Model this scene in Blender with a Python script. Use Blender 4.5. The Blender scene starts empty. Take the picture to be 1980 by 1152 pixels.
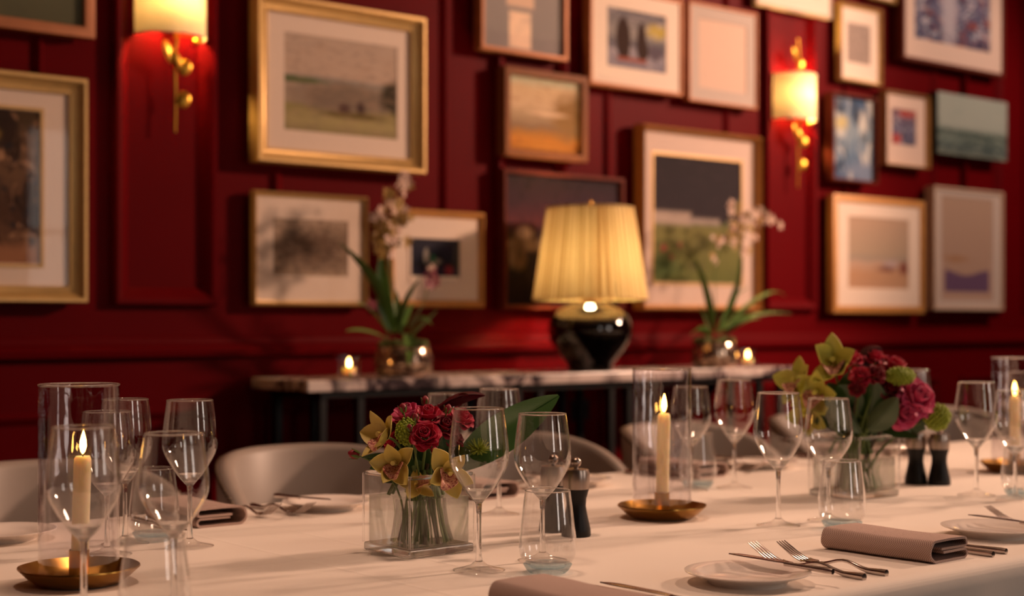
import bpy, bmesh, math, random
from math import sin, cos, pi, radians as R
from mathutils import Matrix, Vector, Euler
random.seed(7)
S = bpy.context.scene
COL = S.collection

# ------------------------------------------------------------------ camera, world, lights, exposure
F, HZ, CX = 2850.0, 622.0, 990.0            # focal length and horizon in pixels of the 1980x1152 frame
TH = R(50.4)                                # angle between the picture wall and the view direction
FW = Vector((cos(TH), sin(TH), 0)); RT = Vector((sin(TH), -cos(TH), 0))
TZ = 0.747                                  # top of the tablecloth
CZ = TZ + 0.353                             # eye height
WY = 4.25                                   # picture wall plane
CAM = Vector((0, 0, CZ))
cd = bpy.data.cameras.new('camera'); cam = bpy.data.objects.new('camera', cd); COL.objects.link(cam)
cam.location = CAM; cam.rotation_euler = (pi/2, 0, TH - pi/2)
cd.sensor_width = 36; cd.lens = F/1980*36; cd.shift_y = (HZ-576)/1980
cd.clip_start = 0.05
cd.dof.use_dof = True; cd.dof.focus_distance = 2.16; cd.dof.aperture_fstop = 2.8; cd.dof.aperture_blades = 9
S.camera = cam
vs = S.view_settings
vs.view_transform = 'Standard'; vs.look = 'None'; vs.gamma = 1; vs.use_curve_mapping = False; vs.exposure = 0.0
cy = S.cycles
cy.max_bounces = 14; cy.transparent_max_bounces = 80; cy.transmission_bounces = 12; cy.glossy_bounces = 6
cy.diffuse_bounces = 4; cy.sample_clamp_indirect = 4.0; cy.use_denoising = True; cy.blur_glossy = 0.4
W = bpy.data.worlds.new('world'); S.world = W; W.use_nodes = True
bg = W.node_tree.nodes['Background']; bg.inputs[0].default_value = (0.62, 0.74, 0.8, 1); bg.inputs[1].default_value = 0.6

def area(name, loc, rot, sx, sy, power, col):
    l = bpy.data.lights.new(name, 'AREA'); l.shape = 'RECTANGLE'; l.size = sx; l.size_y = sy; l.energy = power; l.color = col
    o = bpy.data.objects.new(name, l); COL.objects.link(o); o.location = loc; o.rotation_euler = rot; return o
# daylight through the two windows of the wall behind the camera
FY = -2.3                                   # wall with the windows
WINS = [(1.9, 0.30, 0.95, 2.6), (4.7, 0.55, 0.95, 2.6)]    # centre, half width, sill, head
for cx_, hw_, z0_, z1_ in WINS:
    area('window_daylight', (cx_, FY-0.25, (z0_+z1_)/2), (pi/2, 0, 0), hw_*2, z1_-z0_, 28*hw_*2, (1.0, 0.77, 0.66))

def spot(name, loc, aim, power, col, ang, blend, rad):
    l = bpy.data.lights.new(name, 'SPOT'); l.energy = power; l.color = col; l.spot_size = R(ang); l.spot_blend = blend; l.shadow_soft_size = rad
    o = bpy.data.objects.new(name, l); COL.objects.link(o); o.location = loc
    o.rotation_euler = (Vector(aim)-Vector(loc)).to_track_quat('-Z', 'Y').to_euler(); return o
CEIL = 3.3
WARM = (1.0, 0.61, 0.42)
SPOTS = [  # ceiling spots: position, aim, power, cone
    ((7.2, 0.9, CEIL-0.13), (2.2, 4.25, 1.5), 1350, 72),
    ((7.0, 2.2, CEIL-0.13), (5.9, 4.25, 1.6), 190, 75),
    ((3.9, 1.35, CEIL-0.13), (2.3, 1.8, 0.75), 130, 75),
    ((1.2, 1.9, CEIL-0.13), (1.2, 1.9, 0.0), 85, 65),
]
for p_, a_, e_, g_ in SPOTS: spot('ceiling_spot_light', p_, a_, e_, (1.0, 0.68, 0.52) if p_[0] == 7.0 else WARM, g_, 0.6, 0.24 if p_[0] == 7.2 else 0.14)

# ------------------------------------------------------------------ pixel helpers (layout measured on the photograph, turned into places in the room)
def ray(px, py): return FW + RT*((px-CX)/F) + Vector((0, 0, (HZ-py)/F))
def onz(px, py, z=TZ):
    r = ray(px, py); return CAM + r*((z-CZ)/r.z)
def ony(px, py, y):
    r = ray(px, py); return CAM + r*(y/r.y)
def atd(px, py, d): return CAM + ray(px, py)*d

# ------------------------------------------------------------------ materials
def lin(c):
    if isinstance(c, str): c = tuple(int(c[i:i+2], 16)/255 for i in (0, 2, 4))
    return tuple(((x/12.92) if x <= 0.04045 else ((x+0.055)/1.055)**2.4) for x in c[:3]) + (1,)
class NT:
    def __init__(s, name):
        s.m = bpy.data.materials.new(name); s.m.use_nodes = True; s.t = s.m.node_tree; s.t.nodes.clear()
        s.out = s.n('ShaderNodeOutputMaterial')
    def n(s, ty, **kw):
        nd = s.t.nodes.new(ty)
        for k, v in kw.items(): setattr(nd, k, v)
        return nd
    def l(s, a, b): s.t.links.new(a, b)
    def put(s, sock, v):
        if hasattr(v, 'is_output'): s.l(v, sock)
        else: sock.default_value = v
    def math(s, op, a, b=0.0, c=None, clamp=False):
        nd = s.n('ShaderNodeMath', operation=op, use_clamp=clamp)
        s.put(nd.inputs[0], a); s.put(nd.inputs[1], b)
        if c is not None: s.put(nd.inputs[2], c)
        return nd.outputs[0]
    def mix(s, f, a, b):
        nd = s.n('ShaderNodeMix', data_type='RGBA'); s.put(nd.inputs[0], f); s.put(nd.inputs[6], a); s.put(nd.inputs[7], b); return nd.outputs[2]
    def coord(s, which='Object'): return s.n('ShaderNodeTexCoord').outputs[which]
    def map(s, v, scale=(1, 1, 1), loc=(0, 0, 0), rot=(0, 0, 0)):
        nd = s.n('ShaderNodeMapping'); s.l(v, nd.inputs[0]); nd.inputs['Scale'].default_value = scale; nd.inputs['Location'].default_value = loc; nd.inputs['Rotation'].default_value = rot
        return nd.outputs[0]
    def noise(s, v, scale, detail=3.0, rough=0.5, dist=0.0):
        nd = s.n('ShaderNodeTexNoise'); s.l(v, nd.inputs['Vector']); nd.inputs['Scale'].default_value = scale; nd.inputs['Detail'].default_value = detail
        nd.inputs['Roughness'].default_value = rough; nd.inputs['Distortion'].default_value = dist; return nd.outputs[0]
    def stripes(s, v):
        sp = s.n('ShaderNodeSeparateXYZ'); s.l(v, sp.inputs[0]); a = s.math('ARCTAN2', sp.outputs[1], sp.outputs[0]); cb = s.n('ShaderNodeCombineXYZ')
        s.l(s.math('MULTIPLY', a, 22.0), cb.inputs[0]); s.l(s.math('MULTIPLY', sp.outputs[2], 0.8), cb.inputs[1]); return cb.outputs[0]
    def ramp(s, f, pts, interp='LINEAR'):
        nd = s.n('ShaderNodeValToRGB'); s.put(nd.inputs[0], f); cr = nd.color_ramp; cr.interpolation = interp
        while len(cr.elements) < len(pts): cr.elements.new(0.5)
        for e, (p, c) in zip(cr.elements, pts): e.position = p; e.color = lin(c)
        return nd.outputs[0]
    def bump(s, h, strength=0.3, dist=0.01):
        nd = s.n('ShaderNodeBump'); nd.inputs['Strength'].default_value = strength; nd.inputs['Distance'].default_value = dist; s.l(h, nd.inputs['Height']); return nd.outputs[0]
    def bsdf(s, color='ffffff', rough=0.5, metal=0.0, normal=None, **kw):
        b = s.n('ShaderNodeBsdfPrincipled')
        s.put(b.inputs['Base Color'], lin(color) if isinstance(color, (str, tuple)) else color)
        s.put(b.inputs['Roughness'], rough); b.inputs['Metallic'].default_value = metal
        if normal is not None: s.l(normal, b.inputs['Normal'])
        for k, v in kw.items(): s.put(b.inputs[k.replace('_', ' ')], v)
        s.l(b.outputs[0], s.out.inputs[0]); return s.m
M = {}
def simple(name, color, rough=0.5, metal=0.0, var=0.0, vscale=30, **kw):
    t = NT(name)
    if var:
        c = lin(color); nz = t.noise(t.coord(), vscale, 4)
        lo = tuple(x*(1-var) for x in c[:3])+(1,); hi = tuple(min(1, x*(1+var)) for x in c[:3])+(1,)
        col = t.mix(nz, lo, hi)
    else: col = lin(color)
    b = t.n('ShaderNodeBsdfPrincipled'); t.put(b.inputs['Base Color'], col); b.inputs['Roughness'].default_value = rough; b.inputs['Metallic'].default_value = metal
    for k, v in kw.items(): b.inputs[k.replace('_', ' ')].default_value = v
    t.l(b.outputs[0], t.out.inputs[0]); M[name] = t.m; return t.m

def red_paint():
    t = NT('red_paint'); nz = t.noise(t.coord(), 2.2, 3); fine = t.noise(t.coord(), 90, 2)
    col = t.mix(nz, lin('530308'), lin('5e0409'))
    M['red'] = t.bsdf(col, 0.46, normal=t.bump(fine, 0.06, 0.002), Specular_IOR_Level=0.03)
red_paint()
def thin_glass(name, tint=(0.985, 0.985, 0.985, 1), f0=0.035, bump=0.0, bscale=30, gl=(1, 1, 1, 1), pw=4.0):
    """thin clear sheet: straight-through transmission plus Fresnel reflection"""
    t = NT(name); lw = t.n('ShaderNodeLayerWeight'); lw.inputs[0].default_value = 0.5
    p5 = t.math('POWER', lw.outputs['Facing'], pw); fr = t.math('MULTIPLY_ADD', p5, 0.80, f0, clamp=True)
    tr = t.n('ShaderNodeBsdfTransparent'); tr.inputs[0].default_value = tint
    g = t.n('ShaderNodeBsdfGlossy'); g.inputs['Roughness'].default_value = 0.015; g.inputs[0].default_value = gl
    if bump:
        nz = t.noise(t.map(t.coord(), (1, 1, 0.35)), bscale, 2); bn = t.bump(nz, bump, 0.01); t.l(bn, g.inputs['Normal'])
    mx = t.n('ShaderNodeMixShader'); t.l(fr, mx.inputs[0]); t.l(tr.outputs[0], mx.inputs[1]); t.l(g.outputs[0], mx.inputs[2]); t.l(mx.outputs[0], t.out.inputs[0])
    M[name] = t.m
thin_glass('thin_glass', f0=0.055, pw=3.0); thin_glass('wavy_glass', (0.955, 0.945, 0.955, 1), 0.06, 0.35, 28); thin_glass('picture_glass', (0.99, 0.99, 0.99, 1), 0.012)
thin_glass('window_glass', (0.95, 0.97, 0.97, 1), 0.04); thin_glass('foot_glass', f0=0.09, pw=4.2)
def solid_glass(name, col, ior=1.5, clear=0.0):
    t = NT(name); g = t.n('ShaderNodeBsdfGlass'); g.inputs[0].default_value = col; g.inputs['IOR'].default_value = ior; g.inputs['Roughness'].default_value = 0.0
    tr = t.n('ShaderNodeBsdfTransparent'); tr.inputs[0].default_value = col; mx = t.n('ShaderNodeMixShader'); mx.inputs[0].default_value = clear
    t.l(g.outputs[0], mx.inputs[1]); t.l(tr.outputs[0], mx.inputs[2]); t.l(mx.outputs[0], t.out.inputs[0]); M[name] = t.m
solid_glass('solid_glass', (0.99, 0.99, 0.99, 1), 1.48, 0.15); solid_glass('blue_glass', (0.84, 0.93, 0.97, 1), 1.48, 0.65)
solid_glass('vase_glass', (0.992, 0.995, 0.992, 1), 1.5, 0.90); solid_glass('water', (0.985, 0.99, 0.98, 1), 1.33, 0.4); solid_glass('vase_base', (0.98, 0.985, 0.98, 1), 1.5, 0.25);
def emit(name, col, strength):
    t = NT(name); e = t.n('ShaderNodeEmission'); e.inputs[0].default_value = lin(col); e.inputs[1].default_value = strength; t.l(e.outputs[0], t.out.inputs[0]); M[name] = t.m
emit('flame', 'ffb654', 34); emit('sconce_bulb', 'ffca7c', 1350); emit('lamp_bulb', 'ffd9a0', 330); emit('tea_flame', 'ffb860', 50); emit('spot_lens', 'ffd9ae', 12)
def shade_mat(name, c1, c2, tr, pleat=0):
    t = NT(name); co = t.coord()
    nz = t.ramp(t.noise(t.stripes(co), 1.0, 3), [(0.3, '000000'), (0.7, 'ffffff')]) if pleat else t.noise(co, 120, 2)  # with pleat: light and shade of the lit folds put into colour as streaks
    col = t.mix(nz, lin(c1), lin(c2))
    d = t.n('ShaderNodeBsdfDiffuse'); t.l(col, d.inputs[0]); tl = t.n('ShaderNodeBsdfTranslucent'); t.l(col, tl.inputs[0])
    mx = t.n('ShaderNodeMixShader'); mx.inputs[0].default_value = tr; t.l(d.outputs[0], mx.inputs[1]); t.l(tl.outputs[0], mx.inputs[2]); t.l(mx.outputs[0], t.out.inputs[0]); M[name] = t.m
shade_mat('sconce_shade', 'ffe8b4', 'fff0cc', 0.03); shade_mat('lamp_shade', 'a0702c', 'f7e0a8', 0.115, 1)
def wax():
    t = NT('wax'); M['wax'] = t.bsdf('f6e6bc', 0.45, Subsurface_Weight=0.8, Subsurface_Scale=0.03, Subsurface_Radius=(1.0, 0.6, 0.25))
wax()
def cloth():
    t = NT('tablecloth'); co = t.coord(); sp = t.n('ShaderNodeSeparateXYZ'); t.l(co, sp.inputs[0]); x, y = sp.outputs[0], sp.outputs[1]
    wob = t.math('MULTIPLY', t.math('SUBTRACT', t.noise(co, 3, 2), 0.5), 0.02)
    h = t.math('MULTIPLY', t.noise(co, 5, 3), 0.5)
    for ax, v in ((x, 1.155), (x, 1.30), (x, 0.55), (x, 2.35), (x, 3.1), (y, 1.88), (y, 2.22)):
        dd = t.math('ABSOLUTE', t.math('ADD', t.math('SUBTRACT', ax, v), wob))
        g = t.math('MULTIPLY', t.math('SUBTRACT', 1.0, t.math('DIVIDE', dd, 0.007), clamp=True), 0.10); h = t.math('ADD', h, g)
    wv = t.math('ADD', t.math('SINE', t.math('MULTIPLY', x, 2600)), t.math('SINE', t.math('MULTIPLY', y, 2600)))
    h = t.math('ADD', h, t.math('MULTIPLY', wv, 0.004))
    M['cloth'] = t.bsdf('efe4d8', 0.72, normal=t.bump(h, 0.5, 0.012), Sheen_Weight=0.1)
cloth()
def napkin():
    t = NT('napkin'); co = t.coord('UV'); ck = t.n('ShaderNodeTexChecker'); t.l(co, ck.inputs[0]); ck.inputs['Scale'].default_value = 560
    ck.inputs[1].default_value = lin('cfb6ab'); ck.inputs[2].default_value = lin('92776d')
    M['napkin'] = t.bsdf(ck.outputs[0], 0.85, normal=t.bump(ck.outputs[1], 0.3, 0.001))
napkin()
def marble():
    t = NT('marble'); co = t.coord(); nz = t.noise(co, 4.5, 6, 0.6, 1.2); v = t.math('ABSOLUTE', t.math('SUBTRACT', nz, 0.5))
    big = t.noise(t.map(co, (1, 1, 1), (3.3, 0, 0)), 2.6, 2); c = t.ramp(v, [(0.0, '241a20'), (0.03, '43353c'), (0.055, 'b9a49e'), (0.12, 'ddccc4')])
    c2 = t.mix(t.ramp(big, [(0.46, '000000'), (0.56, 'ffffff')]), c, lin('d6c4bc')); M['marble'] = t.bsdf(c2, 0.2)
marble()
simple('brass', 'b08440', 0.28, 1.0, 0.15, 40); simple('gold', 'cc9a3c', 0.35, 1.0, 0.15, 60); simple('gilt', 'bf9a62', 0.45, 0.35, 0.18, 25); simple('gilt_bright', 'd2ac6c', 0.4, 0.4, 0.15, 25)
simple('copper_wood', 'a8673c', 0.5, 0.2, 0.2, 20); simple('brown_wood', '7a4a2c', 0.6, 0, 0.2, 20, Specular_IOR_Level=0.2); simple('mahogany', '5e2416', 0.65, 0, 0.25, 20, Specular_IOR_Level=0.15); simple('honey_wood', 'bc8444', 0.5, 0.1, 0.2, 20); simple('pale_wood', 'bfa189', 0.5, 0, 0.12, 20)
simple('dark_edge', '150f0e', 0.5, 0, 0.2, 20); simple('mat_board', 'e2cdbc', 0.85, 0, 0.03, 60); simple('mat_pink', 'cdb4a6', 0.85, 0, 0.03, 60); simple('mat_grey', 'b8a79d', 0.85, 0, 0.03, 60)
simple('leather', '978b82', 0.45, 0, 0.06, 18); simple('stud', '6a5848', 0.35, 0.8); simple('dark_wood', '20140f', 0.4, 0, 0.3, 12)
simple('porcelain', 'eee3da', 0.12, 0, 0.02, 20); simple('silver', 'c9bfba', 0.16, 1.0, 0.04, 60); simple('steel', 'a89a90', 0.3, 1.0, 0.06, 80); simple('black_satin', '060506', 0.42, Specular_IOR_Level=0.3); simple('black_gloss', '0a0707', 0.05, 0, 0, Coat_Weight=0.6)
simple('black_metal', '0c0a0a', 0.45, 0.3); simple('wick', '1a120c', 0.9); simple('socket', '1c1214', 0.35); simple('carpet', '2a1512', 0.95, 0, 0.4, 60); simple('ceiling', 'd8cabb', 0.9); simple('white_paint', 'd9d2c8', 0.5)
simple('stem', '5d7434', 0.5, 0, 0.3, 40); simple('stem_dark', '4a3b22', 0.6, 0, 0.3, 40); simple('leaf', '2f4d22', 0.35, 0, 0.35, 30); simple('leaf_big', '365a20', 0.55, 0, 0.25, 14, Specular_IOR_Level=0.25); simple('leaf_grey', '56684a', 0.45, 0, 0.2, 20); simple('leaf_orchid', '557632', 0.42, 0, 0.25, 14)
simple('rose', 'ba1a40', 0.6, 0, 0.3, 60); simple('rose_pink', 'd04c78', 0.6, 0, 0.25, 60); simple('rose_dark', '860b22', 0.55, 0, 0.3, 60); simple('burgundy', '4c0e1a', 0.3, 0, 0.3, 30)
simple('cymbid', 'd0bd62', 0.5, 0, 0.18, 40); simple('cymbid_green', 'cccb58', 0.5, 0, 0.2, 40); simple('lime', '93a52c', 0.6, 0, 0.3, 200); simple('moss', '4c5a20', 0.8, 0, 0.5, 90); simple('pale_bloom', 'd9b7a4', 0.6, 0, 0.3, 60); simple('brown_bloom', 'a88440', 0.6, 0, 0.4, 60); simple('plum_bloom', '8a3a48', 0.6, 0, 0.3, 60)
def lip_mat():
    t = NT('orchid_lip'); nz = t.noise(t.coord(), 420, 2); M['lip'] = t.bsdf(t.ramp(nz, [(0.40, '8c1f2c'), (0.52, 'd9a083')]), 0.5)
lip_mat()
def mercury():
    t = NT('mercury_glass'); nz = t.noise(t.coord(), 45, 4); M['mercury'] = t.bsdf(t.ramp(nz, [(0.35, '6a4a38'), (0.6, 'd8c0aa')]), 0.14, metal=0.85)
mercury()

# ------------------------------------------------------------------ mesh helpers
class MB:
    def __init__(s): s.v = []; s.f = []; s.uv = None
    def add(s, vs_, fs):
        b = len(s.v); s.v += [tuple(p) for p in vs_]; s.f += [tuple(b+i for i in f) for f in fs]; return s
    def box(s, x0, x1, y0, y1, z0, z1):
        return s.add([(x0,y0,z0),(x1,y0,z0),(x1,y1,z0),(x0,y1,z0),(x0,y0,z1),(x1,y0,z1),(x1,y1,z1),(x0,y1,z1)],
                     [(0,3,2,1),(4,5,6,7),(0,1,5,4),(1,2,6,5),(2,3,7,6),(3,0,4,7)])
    def lathe(s, prof, n=32, c=(0,0,0), a0=0.0, a1=2*pi, mod=None):
        full = abs(a1-a0-2*pi) < 1e-6; rings = []; m = n if full else n+1
        for (r, z) in prof:
            if r < 1e-6: rings.append([len(s.v)]); s.v.append((c[0], c[1], c[2]+z)); continue
            ids = []
            for k in range(m):
                a = a0+(a1-a0)*k/n; rr = r*(mod(a, z) if mod else 1); ids.append(len(s.v)); s.v.append((c[0]+rr*cos(a), c[1]+rr*sin(a), c[2]+z))
            rings.append(ids)
        for A, B in zip(rings, rings[1:]):
            for k in range(n):
                k2 = (k+1) % m
                if len(A) == 1 and len(B) == 1: break
                if len(A) == 1: s.f.append((A[0], B[k2], B[k]))
                elif len(B) == 1: s.f.append((A[k], A[k2], B[0]))
                else: s.f.append((A[k], A[k2], B[k2], B[k]))
        return s
    def tube(s, pts, rad, n=8, cap=True):
        pts = [Vector(p) for p in pts]; rad = rad if isinstance(rad, (list, tuple)) else [rad]*len(pts); rings = []
        up = Vector((0.123, 0.31, 0.94)).normalized()
        for i, p in enumerate(pts):
            t = (pts[min(i+1, len(pts)-1)]-pts[max(i-1, 0)]).normalized()
            a = t.cross(up)
            if a.length < 1e-3: a = t.cross(Vector((1, 0, 0)))
            a.normalize(); b = t.cross(a)
            ids = []
            for k in range(n):
                th = 2*pi*k/n; ids.append(len(s.v)); s.v.append(tuple(p+(a*cos(th)+b*sin(th))*rad[i]))
            rings.append(ids)
        for A, B in zip(rings, rings[1:]):
            for k in range(n): s.f.append((A[k], A[(k+1) % n], B[(k+1) % n], B[k]))
        if cap: s.f.append(tuple(reversed(rings[0]))); s.f.append(tuple(rings[-1]))
        return s
    def ball(s, c, r, n=10, sc=(1,1,1)):
        prof = [(r*sin(pi*i/n), -r*cos(pi*i/n)) for i in range(n+1)]; prof[0] = (0, -r); prof[-1] = (0, r); b = len(s.v)
        s.lathe(prof, n*2)
        for i in range(b, len(s.v)):
            v = s.v[i]; s.v[i] = (c[0]+v[0]*sc[0], c[1]+v[1]*sc[1], c[2]+v[2]*sc[2])
        return s
    def grid(s, fn, nu, nv):
        b = len(s.v)
        for j in range(nv+1):
            for i in range(nu+1): s.v.append(tuple(fn(i/nu, j/nv)))
        for j in range(nv):
            for i in range(nu):
                a = b+j*(nu+1)+i; s.f.append((a, a+1, a+nu+2, a+nu+1))
        return s
    def xform(s, Mx):
        s.v = [tuple(Mx @ Vector(p)) for p in s.v]; return s
    def mesh(s, name, mat, smooth=40, thick=0, uv=None):
        me = bpy.data.meshes.new(name); me.from_pydata(s.v, [], s.f)
        bm = bmesh.new(); bm.from_mesh(me)
        if thick:
            bmesh.ops.recalc_face_normals(bm, faces=bm.faces); bmesh.ops.solidify(bm, geom=list(bm.faces), thickness=thick)
        bmesh.ops.recalc_face_normals(bm, faces=bm.faces)
        if uv:
            ul = bm.loops.layers.uv.new('UVMap')
            for f in bm.faces:
                for lp in f.loops: lp[ul].uv = uv(lp.vert.co, f.normal)
        bm.to_mesh(me); bm.free()
        me.materials.append(M[mat] if isinstance(mat, str) else mat)
        if smooth:
            for p in me.polygons: p.use_smooth = True
            me.set_sharp_from_angle(angle=R(smooth))
        return me
def link(name, data, parent=None, mat=None):
    o = bpy.data.objects.new(name, data); COL.objects.link(o)
    if parent is not None: o.parent = parent
    if mat is not None: o.matrix_basis = mat
    return o
def tag(o, label, cat, group=None):
    o['label'] = label; o['category'] = cat
    if group: o['group'] = group
    return o
def thing(name, label, cat, loc=(0,0,0), rz=0, group=None):
    o = link(name, None); o.location = loc; o.rotation_euler = (0, 0, rz); o.empty_display_size = 0.05
    return tag(o, label, cat, group)
def struct(name, me, parent=None):
    o = link(name, me, parent)
    if parent is None: o['kind'] = 'structure'
    return o
def T(*p): return Matrix.Translation(Vector(p))
def frame_mb(mb, w, h, prof, y0=0.0):
    """mitred moulding round a w x h opening-outside rectangle centred on x, z from 0; prof = (inset, outwards)"""
    n = len(prof); b = len(mb.v)
    for (i, d) in prof:
        mb.v += [(-w/2+i, y0-d, i), (w/2-i, y0-d, i), (w/2-i, y0-d, h-i), (-w/2+i, y0-d, h-i)]
    for k in range(n-1):
        for c in range(4):
            a = b+k*4+c; a2 = b+k*4+(c+1) % 4; mb.f.append((a, a2, a2+4, a+4))
    return mb

# ------------------------------------------------------------------ the room
X0, X1 = -2.2, 7.75
wall = struct('wall_back', MB().box(X0-0.1, X1+0.1, WY, WY+0.12, 0, CEIL).mesh('wall_back', 'red', 0))
struct('wall_left', MB().box(X0-0.12, X0, FY-0.12, WY, 0, CEIL).mesh('wall_left', 'red', 0))
struct('wall_right', MB().box(X1, X1+0.12, FY-0.12, WY, 0, CEIL).mesh('wall_right', 'red', 0))
wf = MB(); xs = X0
for cx_, hw_, z0_, z1_ in WINS:
    wf.box(xs, cx_-hw_, FY-0.12, FY, 0, CEIL); wf.box(cx_-hw_, cx_+hw_, FY-0.12, FY, 0, z0_); wf.box(cx_-hw_, cx_+hw_, FY-0.12, FY, z1_, CEIL); xs = cx_+hw_
wf.box(xs, X1, FY-0.12, FY, 0, CEIL)
struct('wall_front', wf.mesh('wall_front', 'red', 0))
struct('floor', MB().box(X0-0.12, X1+0.12, FY-0.12, WY+0.12, -0.08, 0).mesh('floor', 'carpet', 0))
struct('ceiling', MB().box(X0-0.12, X1+0.12, FY-0.12, WY+0.12, CEIL, CEIL+0.08).mesh('ceiling', 'ceiling', 0))
for i, (cx_, hw_, z0_, z1_) in enumerate(WINS):
    w_ = struct('window_%d' % (i+1), frame_mb(MB(), hw_*2, z1_-z0_, [(0, 0), (0, 0.03), (0.06, 0.03), (0.06, -0.05), (0, -0.05), (0, 0)]).xform(T(cx_, FY-0.05, z0_)).mesh('window', 'white_paint', 0))
    zm = (z0_+z1_)/2
    link('glazing_bar', MB().box(cx_-hw_+0.06, cx_+hw_-0.06, FY-0.09, FY-0.04, zm-0.02, zm+0.02).mesh('glazing_bar', 'white_paint', 0), w_)
    for za, zb in ((z0_+0.06, zm-0.02), (zm+0.02, z1_-0.06)):
        link('pane', MB().box(cx_-hw_+0.06, cx_+hw_-0.06, FY-0.068, FY-0.062, za, zb).mesh('pane', 'window_glass', 0), w_)
# panelling of the picture wall: narrow panels behind the sconces, wide panels between them
PROF_N = [(0, 0), (0, 0.026), (0.006, 0.034), (0.014, 0.034), (0.024, 0.029), (0.042, 0.014), (0.052, 0.004), (0.056, 0)]
PROF_W = [(0, 0), (0, 0.011), (0.006, 0.016), (0.014, 0.016), (0.026, 0.008), (0.034, 0.003), (0.036, 0)]
def panel(name, xa, xb, za, zb, prof):
    me = frame_mb(MB(), xb-xa, zb-za, prof).mesh(name, 'red', 30)
    o = link(name, me, wall, T((xa+xb)/2, WY, za)); return o
for k in range(-2, 4):
    c = 2.10+1.5*k
    if X0 < c-0.2 and c+0.2 < X1:
        panel('panel_moulding', c-0.175, c+0.175, 1.15, 2.95, PROF_N); panel('wainscot_moulding', c-0.175, c+0.175, 0.22, 0.83, PROF_W)
    if X0 < c+0.39 and c+1.11 < X1:
        panel('panel_moulding', c+0.39, c+1.11, 1.15, 2.95, PROF_W); panel('wainscot_moulding', c+0.36, c+1.14, 0.22, 0.83, PROF_W)
rail = [(0.985, 0), (0.985, 0.014), (0.992, 0.03), (1.012, 0.034), (1.022, 0.028), (1.03, 0.012), (1.05, 0.008), (1.055, 0)]
b_ = MB(); b_.grid(lambda u, v: (X0+(X1-X0)*u, WY-rail[round(v*7)][1], rail[round(v*7)][0]), 1, 7)
link('chair_rail', b_.mesh('chair_rail', 'red', 30), wall)
struct('baseboard_back', MB().box(X0, X1, WY-0.02, WY, 0, 0.16).mesh('baseboard_back', 'red', 0))
p = ony(1120, 792, WY)
sk = thing('wall_socket', 'dark double wall socket low on the red wall behind the console', 'socket', (p.x, WY, p.z))
link('faceplate', MB().box(-0.045, 0.045, -0.01, 0, -0.04, 0.04).mesh('faceplate', 'socket', 0), sk)
for sx in (-0.022, 0.022): link('outlet', MB().lathe([(0, 0), (0.014, 0), (0.014, 0.003), (0, 0.003)], 16).xform(T(sx, -0.01, 0) @ Matrix.Rotation(pi/2, 4, 'X')).mesh('outlet', 'black_satin'), sk)
# ceiling spots (real fittings above the frame)
for i, (p_, a_, e_, g_) in enumerate(SPOTS):
    o = thing('ceiling_spotlight', ['black ceiling spotlight turned to the gallery wall', 'black ceiling spotlight in the far corner', 'black ceiling spotlight above the far half of the table', 'black ceiling spotlight straight above the left candles'][i], 'spotlight', (p_[0], p_[1], CEIL))
    q = (Vector(a_)-Vector(p_)).to_track_quat('-Z', 'Y').to_matrix().to_4x4()
    link('mount', MB().lathe([(0, 0), (0.05, 0), (0.05, -0.02), (0, -0.02)], 20).mesh('mount', 'black_metal'), o)
    link('stalk', MB().tube([(0, 0, -0.02), (0, 0, -0.06)], 0.01).mesh('stalk', 'black_metal'), o)
    link('housing', MB().lathe([(0.0, 0.10), (0.125, 0.10), (0.125, 0.015), (0.115, 0.015), (0.115, 0.09), (0, 0.09)], 24).mesh('housing', 'black_metal'), o, T(0, 0, -0.13) @ q @ T(0, 0, 0.0))

# ------------------------------------------------------------------ table
TX0, TX1, TY0, TY1 = -0.35, 5.7, 1.215, 2.53
def tablecloth():
    mb = MB(); r = 0.10; n = 0; out = []
    def seg(a, b, m):
        return [(a[0]+(b[0]-a[0])*i/m, a[1]+(b[1]-a[1])*i/m) for i in range(m)]
    cs = [(TX1-r, TY0+r, -pi/2), (TX1-r, TY1-r, 0), (TX0+r, TY1-r, pi/2), (TX0+r, TY0+r, pi)]
    pts = []
    for i, (x, y, a) in enumerate(cs):
        for k in range(9): t = a+pi/2*k/8; pts.append((x+r*cos(t), y+r*sin(t), cos(t), sin(t)))
        nx, ny, na = cs[(i+1) % 4]; p0 = pts[-1]; p1 = (nx+r*cos(na), ny+r*sin(na)); L = math.hypot(p1[0]-p0[0], p1[1]-p0[1]); m = max(2, int(L/0.03))
        for k in range(1, m): pts.append((p0[0]+(p1[0]-p0[0])*k/m, p0[1]+(p1[1]-p0[1])*k/m, p0[2], p0[3]))
    N = len(pts); rings = [(-0.022, 0), (-0.012, -0.002), (-0.005, -0.007), (0.0, -0.016), (0.002, -0.03), (0.004, -0.08), (0.01, -0.14), (0.014, -0.19), (0.016, -0.225), (0.018, -0.25)]
    for o_, dz in rings:
        for i, (x, y, nx, ny) in enumerate(pts):
            w = 0.028*max(0, -dz-0.03)*(sin(i*0.9)+0.6*sin(i*0.37+1)+0.5*sin(i*1.7+x)); mb.v.append((x+nx*(o_+w), y+ny*(o_+w), TZ+dz))
    for k in range(len(rings)-1):
        for i in range(N): j = (i+1) % N; mb.f.append((k*N+i, k*N+j, k*N+N+j, k*N+N+i))
    mb.f.append(tuple(range(N)))
    return mb.mesh('tablecloth', 'cloth', 50)
tag(link('tablecloth', tablecloth()), 'long cream white tablecloth hanging over the dining table', 'tablecloth')
tb = thing('dining_table', 'long dining table hidden beneath the cream cloth', 'table', ((TX0+TX1)/2, (TY0+TY1)/2, 0))
hx, hy = (TX1-TX0)/2-0.03, (TY1-TY0)/2-0.03
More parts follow.
